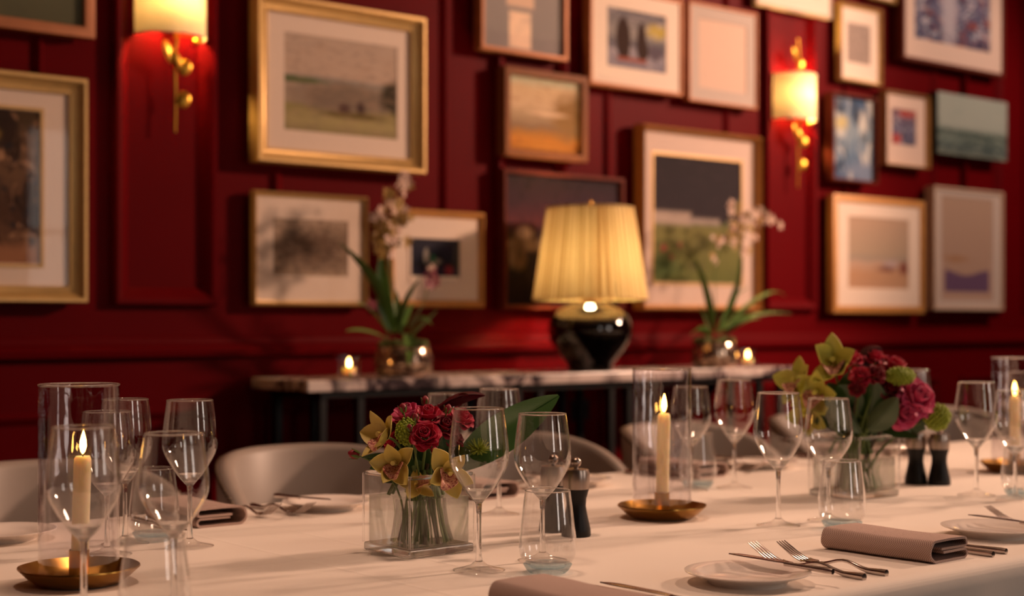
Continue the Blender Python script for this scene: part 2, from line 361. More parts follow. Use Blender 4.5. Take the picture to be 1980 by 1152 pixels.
link('table_top', MB().box(-hx, hx, -hy, hy, TZ-0.04, TZ-0.004).mesh('table_top', 'dark_wood', 0), tb)
for sx in (-1, 0, 1):
    for sy in (-1, 1): link('leg', MB().box(sx*(hx-0.3)-0.04, sx*(hx-0.3)+0.04, sy*(hy-0.3)-0.04, sy*(hy-0.3)+0.04, 0, TZ-0.04).mesh('leg', 'dark_wood', 0), tb)

# ------------------------------------------------------------------ chairs on the far side
def chair_parts():
    PM = R(112); rx, ry, H0 = 0.240, 0.245, 0.812
    def top(s_): s_ = abs(s_); return 0.60+(H0-0.60)*max(0, 1-s_**3.4)**0.72
    def P(s_, off): a = pi/2+s_*PM; return (rx+off)*cos(a), (ry+off)*sin(a)
    body = MB(); NS = 48
    prof = [(-0.022, 0.0, 0), (-0.022, 0.5, 0), (-0.0205, 1, -0.016), (-0.013, 1, -0.004), (0.0, 1, 0), (0.013, 1, -0.003), (0.021, 1, -0.014), (0.022, 0.5, 0), (0.022, 0, 0)]
    def f(u, v):
        s_ = -1+2*u; o_, fz, dz = prof[round(v*8)]; h = top(s_); lean = 0.05*(h-0.45)/0.35*fz
        x, y = P(s_, o_); return (x*(1+lean*0.3), y+lean*0.55, 0.40+(h-0.40)*fz+dz)
    body.grid(f, NS, 8)
    body.f.append(tuple(i*(NS+1) for i in range(9))); body.f.append(tuple(i*(NS+1)+NS for i in reversed(range(9)))); body.f.append(tuple(range(NS+1))+tuple(8*(NS+1)+i for i in reversed(range(NS+1))))
    parts = [('backrest', body.mesh('backrest', 'leather', 60))]
    nails = MB()
    for i in range(96):
        s_ = -1+2*(i+0.5)/96; h = top(s_); lean = 0.05*(h-0.45)/0.35
        for o_ in (0.0195,):
            x, y = P(s_, o_); nails.ball((x*(1+lean*0.3), y+lean*0.55, h-0.0095), 0.0048, 4)
    parts.append(('nail_trim', nails.mesh('nail_trim', 'stud', 60)))
    seat = MB(); 
    def rr(u, r, z): return (r*0.215*math.copysign(abs(cos(u))**0.6, cos(u)), -0.02+r*0.23*math.copysign(abs(sin(u))**0.6, sin(u)), z)
    zs = [(0.0, 0.36), (0.97, 0.36), (1.0, 0.37), (1.0, 0.44), (0.97, 0.462), (0.8, 0.472), (0.0, 0.478)]
    seat.grid(lambda u, v: rr(2*pi*u, zs[round(v*6)][0], zs[round(v*6)][1]), 32, 6); parts.append(('seat', seat.mesh('seat', 'leather', 50)))
    for sx in (-1, 1):
        for sy in (-1, 1): parts.append(('leg', MB().tube([(sx*0.17, sy*0.17, 0.40), (sx*0.2, sy*0.21, 0)], [0.02, 0.012], 10).mesh('leg', 'dark_wood', 40)))
    return parts
CH = chair_parts()
CHL = ['pale leather tub chair with studded edge, at the left border of the photo', 'pale leather tub chair with studded edge behind the forks, left of the near bouquet', 'pale leather tub chair seen behind the two wine glasses beside the pepper mills',
       'pale leather tub chair behind the tall middle candle', 'pale leather tub chair behind the wine glasses left of the far bouquet', 'pale leather tub chair hidden mostly behind the far bouquet', 'pale leather tub chair behind the right-hand candle']
for i, lb in enumerate(CHL):
    c = thing('tub_chair', lb, 'chair', (1.165+0.622*i, 2.745, 0), R([2, -3, 1, 4, 0, -2, 1][i]), 'tub chairs along the far side of the table')
    for nm, me in CH:
        q = link(nm, me, c)
        if nm == 'nail_trim': q['kind'] = 'stuff'

# ------------------------------------------------------------------ console table with lamp, orchids and tealights
KX0, KX1, KY0, KY1, KZ = 2.385, 4.705, 3.86, 4.205, 0.920
con = thing('console_table', 'narrow console table with veined marble top and black metal posts', 'console', ((KX0+KX1)/2, (KY0+KY1)/2, 0))
ox, oy = (KX0+KX1)/2, (KY0+KY1)/2
mb = MB().box(KX0-ox, KX1-ox, KY0-oy, KY1-oy, KZ-0.036, KZ); mt = link('marble_top', mb.mesh('marble_top', 'marble', 0), con)
bv = mt.modifiers.new('bevel', 'BEVEL'); bv.width = 0.004; bv.segments = 2
link('apron', MB().box(KX0-ox+0.06, KX1-ox-0.06, KY0-oy+0.02, KY1-oy-0.02, KZ-0.056, KZ-0.036).mesh('apron', 'black_metal', 0), con)
for xa in (2.46, 2.60, 3.25, 3.35, 3.69, 3.78, 4.50, 4.63):
    for ya in (KY0+0.04, KY1-0.04): link('leg', MB().box(xa-ox-0.012, xa-ox+0.012, ya-oy-0.012, ya-oy+0.012, 0, KZ-0.056).mesh('leg', 'black_metal', 0), con)
for ya in (KY0+0.04, KY1-0.04): link('stretcher', MB().box(2.46-ox, 4.63-ox, ya-oy-0.008, ya-oy+0.008, 0.10, 0.116).mesh('stretcher', 'black_metal', 0), con)

lp = ony(1141, 715, 3.95); LPX = lp.x
lamp = thing('table_lamp', 'black gourd table lamp with lit pleated golden shade on the console', 'lamp', (LPX, 3.95, KZ))
base = [(0, 0), (0.078, 0), (0.082, 0.006), (0.08, 0.018), (0.09, 0.035), (0.118, 0.07), (0.142, 0.105), (0.154, 0.14), (0.153, 0.17), (0.14, 0.20), (0.118, 0.222), (0.09, 0.236), (0.07, 0.243), (0.066, 0.25), (0, 0.25)]
link('base', MB().lathe(base, 56).mesh('base', 'black_gloss', 45), lamp)
link('neck', MB().lathe([(0.0, 0.249), (0.03, 0.249), (0.03, 0.256), (0.012, 0.262), (0.010, 0.30), (0.018, 0.305), (0.018, 0.35), (0, 0.35)], 24).mesh('neck', 'brass'), lamp)
link('bulb', MB().ball((0, 0, 0.385), 0.03, 8, (1, 1, 1.25)).mesh('bulb', 'lamp_bulb'), lamp)
NP = 44
def pleat(a, z): return 1+0.012*sin(a*NP)+0.006*sin(a*NP*2.3+1)
sh = MB(); sh.lathe([(0.2065, 0.262), (0.2065, 0.266), (0.1835, 0.42), (0.157, 0.590), (0.157, 0.594)], NP*8, mod=pleat)
shd = link('lamp_shade', sh.mesh('lamp_shade', 'lamp_shade', 60), lamp)
for r_, z_ in ((0.2075, 0.262), (0.158, 0.592)):
    link('shade_binding', MB().tube([(r_*cos(2*pi*k/48), r_*sin(2*pi*k/48), z_) for k in range(49)], 0.004, 8).mesh('shade_binding', 'lamp_shade', 60), shd)
link('finial', MB().lathe([(0, 0.585), (0.004, 0.585), (0.004, 0.602), (0.009, 0.608), (0.007, 0.618), (0, 0.622)], 12).mesh('finial', 'brass'), lamp)
spi = MB()
for k in range(3): a = 2*pi*k/3+0.4; spi.tube([(0, 0, 0.588), (0.156*cos(a), 0.156*sin(a), 0.588)], 0.002, 6)
link('spider', spi.mesh('spider', 'brass'), lamp)

def tealight(px, label):
    p = ony(px, 715, 3.95)
    h = thing('tealight_holder', 'clear glass tealight holder '+label, 'candle holder', (p.x, 3.95, KZ), group='tealight holders on the console')
    link('cup', MB().lathe([(0, 0), (0.034, 0), (0.036, 0.004), (0.037, 0.072), (0.035, 0.072), (0.034, 0.012), (0, 0.012)], 28).mesh('cup', 'thin_glass'), h)
    c = thing('tealight', 'lit tealight in the glass holder '+label, 'candle', (p.x, 3.95, KZ+0.0125), group='tealights on the console')
    link('wax', MB().lathe([(0, 0), (0.02, 0), (0.02, 0.022), (0.017, 0.022), (0.015, 0.02), (0, 0.02)], 24).mesh('wax', 'wax'), c)
    link('wick', MB().tube([(0, 0, 0.019), (0, 0, 0.027)], 0.001, 6).mesh('wick', 'wick'), c)
    link('flame', MB().lathe([(0, 0.024), (0.0045, 0.028), (0.006, 0.034), (0.004, 0.044), (0, 0.054)], 12).mesh('flame', 'tea_flame'), c)
tealight(675, 'at the left end of the console'); tealight(1446, 'right of the pink orchid')

def strap_leaf(p0, p1, bend, w, droop=0.0, n=10, twist=0.0):
    p0, p1 = Vector(p0), Vector(p1); mid = (p0+p1)/2+Vector(bend); mb = MB()
    dirn = (p1-p0).normalized(); side = dirn.cross(Vector((0, 0, 1)))
    if side.length < 0.15: side = RT.copy()
    side.normalize(); side = (side*cos(twist)+side.cross(dirn)*sin(twist)).normalized(); nrm = side.cross(dirn)
    def f(u, v):
        c = p0*(1-v)**2+mid*2*v*(1-v)+p1*v*v; ww = w*(0.35+0.65*min(1, v*4))*max(0.02, (1-v**5))*(1-0.35*v)
        s_ = (u-0.5)*2; return c+side*ww*s_+nrm*(abs(s_)**1.5)*ww*0.35
    return mb.grid(f, 4, n)
def small_bloom(mb, c, r, ax=None):
    ax = Vector(ax) if ax is not None else Vector((random.uniform(-.6, .6), -1, random.uniform(-.5, .4)))
    q = ax.to_track_quat('Z', 'Y').to_matrix().to_4x4(); Mx = T(*c) @ q @ Matrix.Rotation(random.random()*6, 4, 'Z')
    for k in range(5):
        a = 2*pi*k/5
        pts = [(0, 0, 0), (0.45*r, -0.28*r, 0.12*r), (r, 0, 0.05*r), (0.45*r, 0.28*r, 0.12*r)]
        b = len(mb.v); Rz = Matrix.Rotation(a, 4, 'Z')
        mb.v += [tuple(Mx @ Rz @ Vector(p)) for p in pts]; mb.f += [(b, b+1, b+2, b+3)]
    mb.ball(tuple(Mx @ Vector((0, 0, 0.1*r))), r*0.22, 4)
def pot_orchid(px, potw, leaves, spikes, blooms, bmat, plab, vlab, extra=None):
    Y = 4.0; p = ony(px, 700, Y); base_ = Vector((p.x, Y, KZ))
    pot = thing('glass_bowl', vlab, 'bowl', base_)
    link('bowl', MB().lathe([(0, 0), (potw*0.8, 0), (potw*0.96, 0.012), (potw, 0.04), (potw*0.98, 0.075), (potw*0.9, 0.095), (potw*0.93, 0.10), (potw*0.86, 0.10), (potw*0.84, 0.075), (potw*0.8, 0.03), (0, 0.02)], 36).mesh('bowl', 'mercury'), pot)
    pl = thing('orchid_plant', plab, 'plant', base_+Vector((0, 0, 0.09)), group='potted orchids on the console'); L = pl.location.copy()
    inv = T(*(-L))
    mo = MB()
    for k in range(60): a = random.random()*6.28; rr = potw*0.8*math.sqrt(random.random()); mo.ball((rr*cos(a), rr*sin(a), 0.0+random.uniform(0, 0.02)), random.uniform(0.008, 0.016), 4)
    link('moss', mo.mesh('moss', 'moss'), pl)
    def wp(q, dy=0): return ony(q[0], q[1], Y+dy)
    for (a, b, bend, w, dy) in leaves:
        P0 = wp(a); P1 = wp(b, dy); m = strap_leaf(P0-L, P1-L, wp(bend, dy/2)-(P0+P1)/2, w*1.2, twist=random.uniform(-0.6, 0.6))
        link('leaf', m.mesh('leaf', 'leaf_orchid', 70, thick=0.0012), pl)
    for pts, r_ in spikes:
        pp = [wp(q, 0.01)-L for q in pts]; cv = []
        for i in range(len(pp)-1):
            for k in range(5): cv.append(pp[i].lerp(pp[i+1], k/5))
        cv.append(pp[-1]); link('flower_stem', MB().tube(cv, r_, 6).mesh('flower_stem', 'stem'), pl)
    for q, r_, dy, mt_ in blooms:
        mb = MB(); small_bloom(mb, wp(q, dy)-L, r_*1.3); link('blossom', mb.mesh('blossom', mt_, 60), pl)
rnd = random.Random(3)
bl1 = []
for (x, y, s_, n) in ((785, 350, 14, 7), (762, 390, 22, 14), (752, 425, 30, 20), (762, 450, 30, 18), (748, 474, 26, 12), (775, 415, 20, 8)):
    for k in range(n): bl1.append(((x+rnd.uniform(-s_, s_), y+rnd.uniform(-s_*0.8, s_*0.8)), rnd.uniform(0.013, 0.021), rnd.uniform(-0.05, 0.04), rnd.choice(['brown_bloom', 'brown_bloom', 'pale_bloom'])))
bl1 += [((833, 530), 0.026, -0.05, 'plum_bloom'), ((835, 520), 0.018, -0.05, 'pale_bloom'), ((828, 548), 0.022, -0.05, 'plum_bloom'), ((842, 546), 0.02, -0.04, 'plum_bloom'), ((718, 590), 0.02, -0.02, 'plum_bloom')]
pot_orchid(780, 0.098, [((762, 645), (655, 468), (740, 540), 0.020, -0.04), ((758, 640), (738, 485), (735, 570), 0.024, 0.02), ((770, 640), (812, 540), (782, 575), 0.016, -0.03), ((752, 648), (690, 585), (715, 590), 0.016, -0.05),
    ((790, 640), (836, 628), (812, 600), 0.022, -0.06), ((785, 645), (790, 708), (800, 660), 0.018, -0.13), ((795, 650), (845, 600), (820, 625), 0.014, 0.02), ((750, 655), (668, 640), (700, 632), 0.010, -0.04), ((768, 640), (765, 560), (770, 600), 0.015, 0.04), ((775, 645), (800, 585), (785, 610), 0.02, -0.03)],
    [(((765, 640), (752, 540), (750, 460), (765, 390), (795, 338)), 0.0025), (((790, 630), (818, 590), (830, 550)), 0.0018), (((770, 640), (760, 540), (740, 440)), 0.002)], bl1, None,
    'leafy orchid with brownish yellow flower spike, left of the lamp', 'round mercury glass bowl holding the brownish orchid')
bl2 = []
for (x, y, s_, n) in ((1430, 405, 22, 12), (1440, 440, 30, 20), (1415, 455, 20, 10), (1470, 420, 22, 9), (1497, 428, 12, 7), (1395, 470, 16, 5), (1440, 475, 22, 8), (1382, 500, 10, 3)):
    for k in range(n): bl2.append(((x+rnd.uniform(-s_, s_), y+rnd.uniform(-s_*0.7, s_*0.7)), rnd.uniform(0.013, 0.019), rnd.uniform(-0.05, 0.03), rnd.choice(['pale_bloom', 'pale_bloom', 'brown_bloom'])))
pot_orchid(1381, 0.092, [((1378, 640), (1340, 495), (1372, 560), 0.016, -0.03), ((1385, 645), (1530, 606), (1450, 600), 0.022, -0.05), ((1390, 640), (1435, 490), (1432, 570), 0.013, 0.02), ((1375, 650), (1335, 650), (1352, 625), 0.018, -0.04), ((1395, 640), (1518, 572), (1490, 540), 0.012, 0.03),
    ((1380, 640), (1365, 560), (1362, 600), 0.016, 0.03), ((1388, 640), (1450, 555), (1410, 570), 0.014, -0.02), ((1400, 650), (1470, 615), (1430, 615), 0.018, -0.07), ((1370, 640), (1352, 590), (1356, 600), 0.014, 0.02)],
    [(((1385, 635), (1382, 530), (1400, 440), (1432, 385)), 0.0022), (((1390, 635), (1425, 540), (1440, 440), (1470, 400), (1508, 435)), 0.0022)], bl2, None,
    'leafy orchid with small pale pink blossoms, right of the lamp', 'round mercury glass bowl holding the pale pink orchid')

# ------------------------------------------------------------------ wall sconces
def sconce(px, lab):
    p = ony(px, 300, WY); r = 0.115
    s_ = thing('wall_sconce', lab, 'wall lamp', (p.x, WY, 1.99), group='gilt sconces on the red wall')
    link('lamp_shade', MB().lathe([(r, 0.0), (r, 0.198)], 40, (0, 0, 0), pi, 2*pi).mesh('lamp_shade', 'sconce_shade', 60), s_)
    for z_ in (0.0, 0.198): link('shade_rim', MB().tube([(r*cos(pi+pi*k/24), r*sin(pi+pi*k/24), z_) for k in range(25)], 0.0025, 6).mesh('shade_rim', 'sconce_shade'), s_)
    link('bulb', MB().ball((0, -0.055, 0.11), 0.017, 7, (1, 1, 1.6)).mesh('bulb', 'sconce_bulb'), s_)
    link('bracket', MB().box(-0.02, 0.02, -0.012, 0.0, 0.02, 0.18).mesh('bracket', 'gold', 0), s_)
    link('candle_tube', MB().tube([(0, -0.055, -0.01), (0, -0.055, 0.085)], 0.009, 10).mesh('candle_tube', 'gold'), s_)
    stem_pts = [(0.0, -0.045, -0.30), (0.002, -0.045, -0.2), (0.0, -0.045, -0.12), (-0.006, -0.05, -0.06), (0.002, -0.055, 0.0), (0, -0.055, 0.02)]
    link('branch', MB().tube(stem_pts, [0.0035, 0.004, 0.005, 0.006, 0.006, 0.006], 8).mesh('branch', 'gold'), s_)
    link('branch', MB().tube([(0, -0.03, 0.15), (-0.004, -0.045, 0.2), (0.004, -0.05, 0.26), (0.0, -0.045, 0.36)], [0.006, 0.006, 0.005, 0.003], 8).mesh('branch', 'gold'), s_)
    link('arm', MB().tube([(0, 0, 0.05), (0, -0.055, 0.03)], 0.006, 8).mesh('arm', 'gold'), s_)
    def leaf(x, y, z, w, h, tilt, yaw):
        mb = MB()
        def f(u, v):
            a = (u-0.5)*2; b = (v-0.5)*2; k = math.sqrt(max(0, 1-b*b)); xx = a*w*k; zz = b*h
            return (xx, -0.010*(1-a*a)*k-0.004*abs(a), zz)
        mb.grid(f, 8, 10)
        link('leaf', mb.mesh('leaf', 'gold', 50, thick=0.0015), s_, T(x, y, z) @ Matrix.Rotation(yaw, 4, 'Z') @ Matrix.Rotation(tilt, 4, 'Y'))
    leaf(-0.030, -0.055, -0.055, 0.020, 0.040, -0.5, 0.3); leaf(0.026, -0.055, -0.098, 0.021, 0.027, 0.35, -0.3); leaf(0.024, -0.05, -0.198, 0.022, 0.028, 0.3, -0.3); leaf(-0.004, -0.06, -0.075, 0.014, 0.035, -0.5, 0)
    leaf(-0.028, -0.05, 0.285, 0.018, 0.036, -0.55, 0.2); leaf(0.012, -0.05, 0.24, 0.02, 0.03, 0.3, -0.2)
    link('ball', MB().ball((0.07, -0.05, -0.012), 0.014, 8).mesh('ball', 'gold'), s_)
    link('ball_stem', MB().tube([(0, -0.055, 0.0), (0.04, -0.055, 0.004), (0.07, -0.05, -0.004)], 0.003, 6).mesh('ball_stem', 'gold'), s_)
sconce(326, 'gilt leaf wall sconce with cream half-drum shade, cut by the top border at left')
sconce(1527, 'gilt leaf wall sconce with cream half-drum shade between the pictures, fully visible')

# ------------------------------------------------------------------ pictures on the wall
def art(name, base, ops):
    t = NT('art_'+name); uv = t.coord('UV'); sp = t.n('ShaderNodeSeparateXYZ'); t.l(uv, sp.inputs[0]); u, v = sp.outputs[0], sp.outputs[1]
    pts, na, ns = base
    nz = t.noise(t.map(uv, (1, 2.0, 1)), ns, 5, 0.6); vv = t.math('ADD', v, t.math('MULTIPLY', t.math('SUBTRACT', nz, 0.5), na))
    col = t.ramp(vv, pts)
    for k, op in enumerate(ops):
        ty = op[0]
        if ty == 'blob':
            _, cx_, cy_, rx, ry, c, soft, nn = op
            n2 = t.noise(t.map(uv, (1, 1, 1), (k*3.1, k*1.7, 0)), 9, 4, 0.6)
            dx = t.math('DIVIDE', t.math('SUBTRACT', u, cx_), rx); dy = t.math('DIVIDE', t.math('SUBTRACT', v, cy_), ry)
            d = t.math('SQRT', t.math('ADD', t.math('MULTIPLY', dx, dx), t.math('MULTIPLY', dy, dy)))
            d = t.math('ADD', d, t.math('MULTIPLY', t.math('SUBTRACT', n2, 0.5), nn*2))
            f = t.math('DIVIDE', t.math('SUBTRACT', 1+soft/2, d), max(soft, 0.01), clamp=True)
        elif ty == 'rect':
            _, x0, y0, x1, y1, c, soft = op
            dx = t.math('SUBTRACT', t.math('ABSOLUTE', t.math('SUBTRACT', u, (x0+x1)/2)), (x1-x0)/2); dy = t.math('SUBTRACT', t.math('ABSOLUTE', t.math('SUBTRACT', v, (y0+y1)/2)), (y1-y0)/2)
            f = t.math('SUBTRACT', 0.5, t.math('DIVIDE', t.math('MAXIMUM', dx, dy), max(soft, 0.004)), clamp=True)
        elif ty == 'noise':
            _, sc, th, soft, c, amt, st = op
            n2 = t.noise(t.map(uv, st, (k*2.3, k*4.1, 0), (0, 0, 0.5 if st[0] != st[1] else 0)), sc, 5, 0.62, 0.8)
            f = t.math('MULTIPLY', t.math('DIVIDE', t.math('SUBTRACT', n2, th), soft, clamp=True), amt)
        elif ty == 'wave':
            _, y0, amp, fr, c, soft, below = op
            yy = t.math('ADD', y0, t.math('MULTIPLY', t.math('SINE', t.math('MULTIPLY_ADD', u, fr, below)), amp))
            f = t.math('DIVIDE', t.math('SUBTRACT', yy, v), soft, clamp=True)
        col = t.mix(f, col, lin(c))
    return t.bsdf(col, 0.8, Specular_IOR_Level=0.2)
def picture(name, lab, px0, px1, tl, tr_, bl, br, fmat, fw, dep, prof, mat_w=None, matmat='mat_board', artm=None, glass=True, slip=None, off=0.024):
    """corners are pixel heights of the outer frame at its two sides; mat_w = (left, right, top, bottom) margins as shares of the frame's inside"""
    yf = WY-off-dep
    a = ony(px0, tl, yf); b = ony(px1, tr_, yf); c = ony(px0, bl, yf); d = ony(px1, br, yf)
    xa, xb = a.x, b.x; zt = (a.z+b.z)/2; zb = (c.z+d.z)/2; w, h = xb-xa, zt-zb
    o = thing(name, lab, 'picture', ((xa+xb)/2, WY-off, zb), group='pictures on the red wall')
    if prof == 'flat': pf = [(0, 0), (0, dep), (0.002, dep+0.001), (fw-0.002, dep+0.001), (fw, dep-0.002), (fw, dep*0.3)]
    elif prof == 'scoop': pf = [(0, 0), (0, dep*0.85), (fw*0.08, dep), (fw*0.25, dep), (fw*0.38, dep*0.82), (fw*0.62, dep*0.62), (fw*0.85, dep*0.55), (fw*0.9, dep*0.62), (fw, dep*0.58), (fw, dep*0.2)]
    else: pf = [(0, 0), (0, dep*0.6), (fw*0.15, dep*0.9), (fw*0.35, dep), (fw*0.6, dep*0.85), (fw*0.8, dep*0.55), (fw, dep*0.5), (fw, dep*0.2)]
    if fw > 0:
        link('frame', frame_mb(MB(), w, h, pf).mesh('frame', fmat, 35), o)
    link('backing', MB().box(-w/2+0.004, w/2-0.004, -dep*0.25, 0, 0.004, h-0.004).mesh('backing', 'dark_edge', 0), o)
    iw, ih = w-2*fw, h-2*fw; ya = -dep*(0.78 if prof == 'flat' and mat_w else 0.6 if prof == 'flat' else 0.33)
    ax0, ax1, az0, az1 = -w/2+fw, w/2-fw, fw, h-fw
    if mat_w:
        l_, r_, t_, b_ = mat_w; bx0, bx1, bz0, bz1 = ax0+iw*l_, ax1-iw*r_, az0+ih*b_, az1-ih*t_
        mb = MB(); y1 = ya-0.003
        vv = [(ax0, y1, az0), (ax1, y1, az0), (ax1, y1, az1), (ax0, y1, az1), (bx0, y1, bz0), (bx1, y1, bz0), (bx1, y1, bz1), (bx0, y1, bz1), (bx0+0.002, ya, bz0+0.002), (bx1-0.002, ya, bz0+0.002), (bx1-0.002, ya, bz1-0.002), (bx0+0.002, ya, bz1-0.002)]
        mb.add(vv, [(0, 1, 5, 4), (1, 2, 6, 5), (2, 3, 7, 6), (3, 0, 4, 7), (4, 5, 9, 8), (5, 6, 10, 9), (6, 7, 11, 10), (7, 4, 8, 11)])
        link('mat', mb.mesh('mat', matmat, 0), o)
        if slip:
            link('slip', frame_mb(MB(), bx1-bx0+0.02, bz1-bz0+0.02, [(0, 0), (0, 0.003), (0.01, 0.003), (0.01, 0)]).xform(T((bx0+bx1)/2, y1, bz0-0.01)).mesh('slip', slip, 0), o)
        ax0, ax1, az0, az1 = bx0, bx1, bz0, bz1
    if fw == 0: ya = -dep; sd = MB().box(-w/2, w/2, -dep+0.001, 0, 0, h); link('canvas', sd.mesh('canvas', fmat, 0), o); ya = -dep-0.0005
    me = MB().add([(ax0, ya, az0), (ax1, ya, az0), (ax1, ya, az1), (ax0, ya, az1)], [(0, 1, 2, 3)]).mesh('artwork', artm, 0, uv=lambda co, n: ((co.x-ax0)/(ax1-ax0), (co.z-az0)/(az1-az0)))
    link('artwork', me, o)
    if glass:
        g = MB().add([(-w/2+fw, ya-0.005, fw), (w/2-fw, ya-0.005, fw), (w/2-fw, ya-0.005, h-fw), (-w/2+fw, ya-0.005, h-fw)], [(0, 1, 2, 3)]); link('glazing', g.mesh('glazing', 'picture_glass', 0), o)
    return o
A = {}
A['moor'] = art('moor', ([(0.0, '8a7f58'), (0.12, 'a89a6a'), (0.26, '8f8552'), (0.30, 'a3907c'), (0.42, '9d8c7c'), (0.52, 'a89888'), (0.56, '8b8a84'), (0.60, 'c0a896'), (1.0, 'bba696')], 0.10, 4),
    [('blob', 0.52, 0.38, 0.40, 0.17, '806f60', 0.6, 0.4), ('noise', 10, 0.5, 0.15, '6e6052', 0.35, (1, 2, 1)), ('blob', 0.1, 0.53, 0.25, 0.035, '5a6440', 0.6, 0.3), ('blob', 0.52, 0.27, 0.05, 0.06, '4a3030', 0.8, 0.5), ('blob', 0.67, 0.28, 0.035, 0.08, '3c2a2a', 0.8, 0.5), ('blob', 0.6, 0.21, 0.28, 0.03, '6a5a30', 0.8, 0.5), ('blob', 0.97, 0.45, 0.12, 0.17, '3c3424', 0.5, 0.4), ('noise', 6, 0.5, 0.2, 'ad9078', 0.5, (1, 3, 1))])
A['green_pane'] = art('green_pane', ([(0, '5a5a44'), (1, '6a6a52')], 0.5, 3), [('noise', 3, 0.5, 0.3, '4a4c3c', 0.6, (1, 1, 1))])
A['rocks'] = art('rocks', ([(0, '6e4e38'), (0.35, '4c3326'), (0.7, '6e523c'), (1, '4a3824')], 0.8, 4), [('noise', 4, 0.5, 0.08, '2a1a14', 0.9, (1, 0.5, 1)), ('noise', 5, 0.55, 0.06, 'ad8464', 0.85, (0.6, 1, 1)), ('noise', 7, 0.58, 0.05, '24242a', 0.8, (1, 0.6, 1)), ('blob', 0.55, 0.05, 0.5, 0.08, '9a6a4c', 0.8, 0.6), ('blob', 0.3, 0.85, 0.3, 0.10, 'b08c40', 0.9, 0.6)])
A['sketch'] = art('sketch', ([(0, 'a08a76'), (0.5, '87705e'), (1, 'b09a86')], 0.4, 5), [('blob', 0.55, 0.5, 0.42, 0.32, '6c5646', 0.9, 0.8), ('noise', 9, 0.5, 0.1, '554338', 0.6, (1, 1.4, 1)), ('noise', 11, 0.55, 0.1, 'b39c88', 0.5, (1, 1.6, 1)), ('rect', 0.0, 0.0, 1.0, 0.05, 'a8917c', 0.05)])
A['night_boat'] = art('night_boat', ([(0, '2a2230'), (0.3, '232033'), (0.34, '14141c'), (0.6, '1e1f30'), (1, '2c2a34')], 0.15, 5), [('blob', 0.32, 0.58, 0.05, 0.18, 'b0a89c', 0.5, 0.3), ('blob', 0.48, 0.45, 0.14, 0.07, '8a8078', 0.6, 0.4), ('blob', 0.46, 0.5, 0.05, 0.12, '2c6a4a', 0.6, 0.3), ('blob', 0.78, 0.24, 0.08, 0.12, '8a2434', 0.8, 0.4), ('noise', 6, 0.56, 0.1, '3a3a56', 0.6, (1, 3, 1)), ('rect', -0.1, -0.1, 1.1, 0.10, 'f6e6d2', 0.02)])
A['cream_door'] = art('cream_door', ([(0, '8a8280'), (1, '9d9490')], 0.2, 4), [('rect', 0.33, 0.02, 0.60, 0.27, 'f0cfb4', 0.02), ('rect', 0.30, 0.305, 0.64, 0.6, 'd8b8a2', 0.02), ('noise', 5, 0.5, 0.2, '968b89', 0.4, (1, 1, 1))])
A['moorland'] = art('moorland', ([(0, 'a86a28'), (0.12, 'b8742c'), (0.25, '9a6a34'), (0.33, '7e6450'), (0.5, 'a38a70'), (0.62, 'bfa184'), (0.85, 'c4a684'), (1, 'aab09a')], 0.16, 5), [('blob', 0.85, 0.5, 0.22, 0.30, '85653e', 0.7, 0.6), ('blob', 0.55, 0.52, 0.25, 0.03, 'cfae92', 0.9, 0.4), ('noise', 8, 0.55, 0.1, '7a5034', 0.4, (1, 3, 1)), ('blob', 0.5, 0.08, 0.4, 0.05, 'cf8c3c', 0.9, 0.6)])
A['harbour_night'] = art('harbour_night', ([(0, '140a0c'), (0.35, '1c1114'), (0.55, '2c1a1e'), (0.64, '5a2c34'), (0.8, '3c2630'), (1, '2a2026')], 0.10, 5), [('blob', 0.17, 0.55, 0.06, 0.05, 'd0b8a8', 0.9, 0.4), ('blob', 0.2, 0.46, 0.18, 0.04, '9a8672', 0.8, 0.5), ('blob', 0.06, 0.40, 0.02, 0.10, '8a7866', 0.9, 0.3), ('blob', 0.12, 0.42, 0.06, 0.12, '6a564a', 0.9, 0.8), ('blob', 0.45, 0.47, 0.2, 0.06, '7a6658', 0.9, 0.9), ('noise', 12, 0.56, 0.06, '0e0a0c', 0.6, (3, 0.6, 1))])
A['sails'] = art('sails', ([(0, '6f6a78'), (0.25, '8d8690'), (0.4, '4e4c58'), (0.6, '86807e'), (1, '615d66')], 0.25, 5), [('blob', 0.85, 0.7, 0.18, 0.12, 'b09a4c', 0.8, 0.5), ('noise', 6, 0.55, 0.1, 'c4b8b8', 0.6, (1, 3, 1)), ('blob', 0.82, 0.32, 0.12, 0.12, '564c58', 0.5, 0.5), ('blob', 0.27, 0.50, 0.12, 0.36, '33201a', 0.2, 0.1), ('rect', 0.20, 0.18, 0.37, 0.5, '33201a', 0.04), ('blob', 0.58, 0.48, 0.08, 0.34, '33201a', 0.2, 0.1), ('blob', 0.60, 0.34, 0.10, 0.18, '33201a', 0.2, 0.1), ('rect', 0.17, 0.12, 0.66, 0.19, '8c4a3c', 0.04)])
A['blank_sheet'] = art('blank_sheet', ([(0, 'd0b2a0'), (1, 'd2b4a2')], 0.2, 3), [('noise', 14, 0.55, 0.1, 'c6a896', 0.4, (1, 1, 1))])
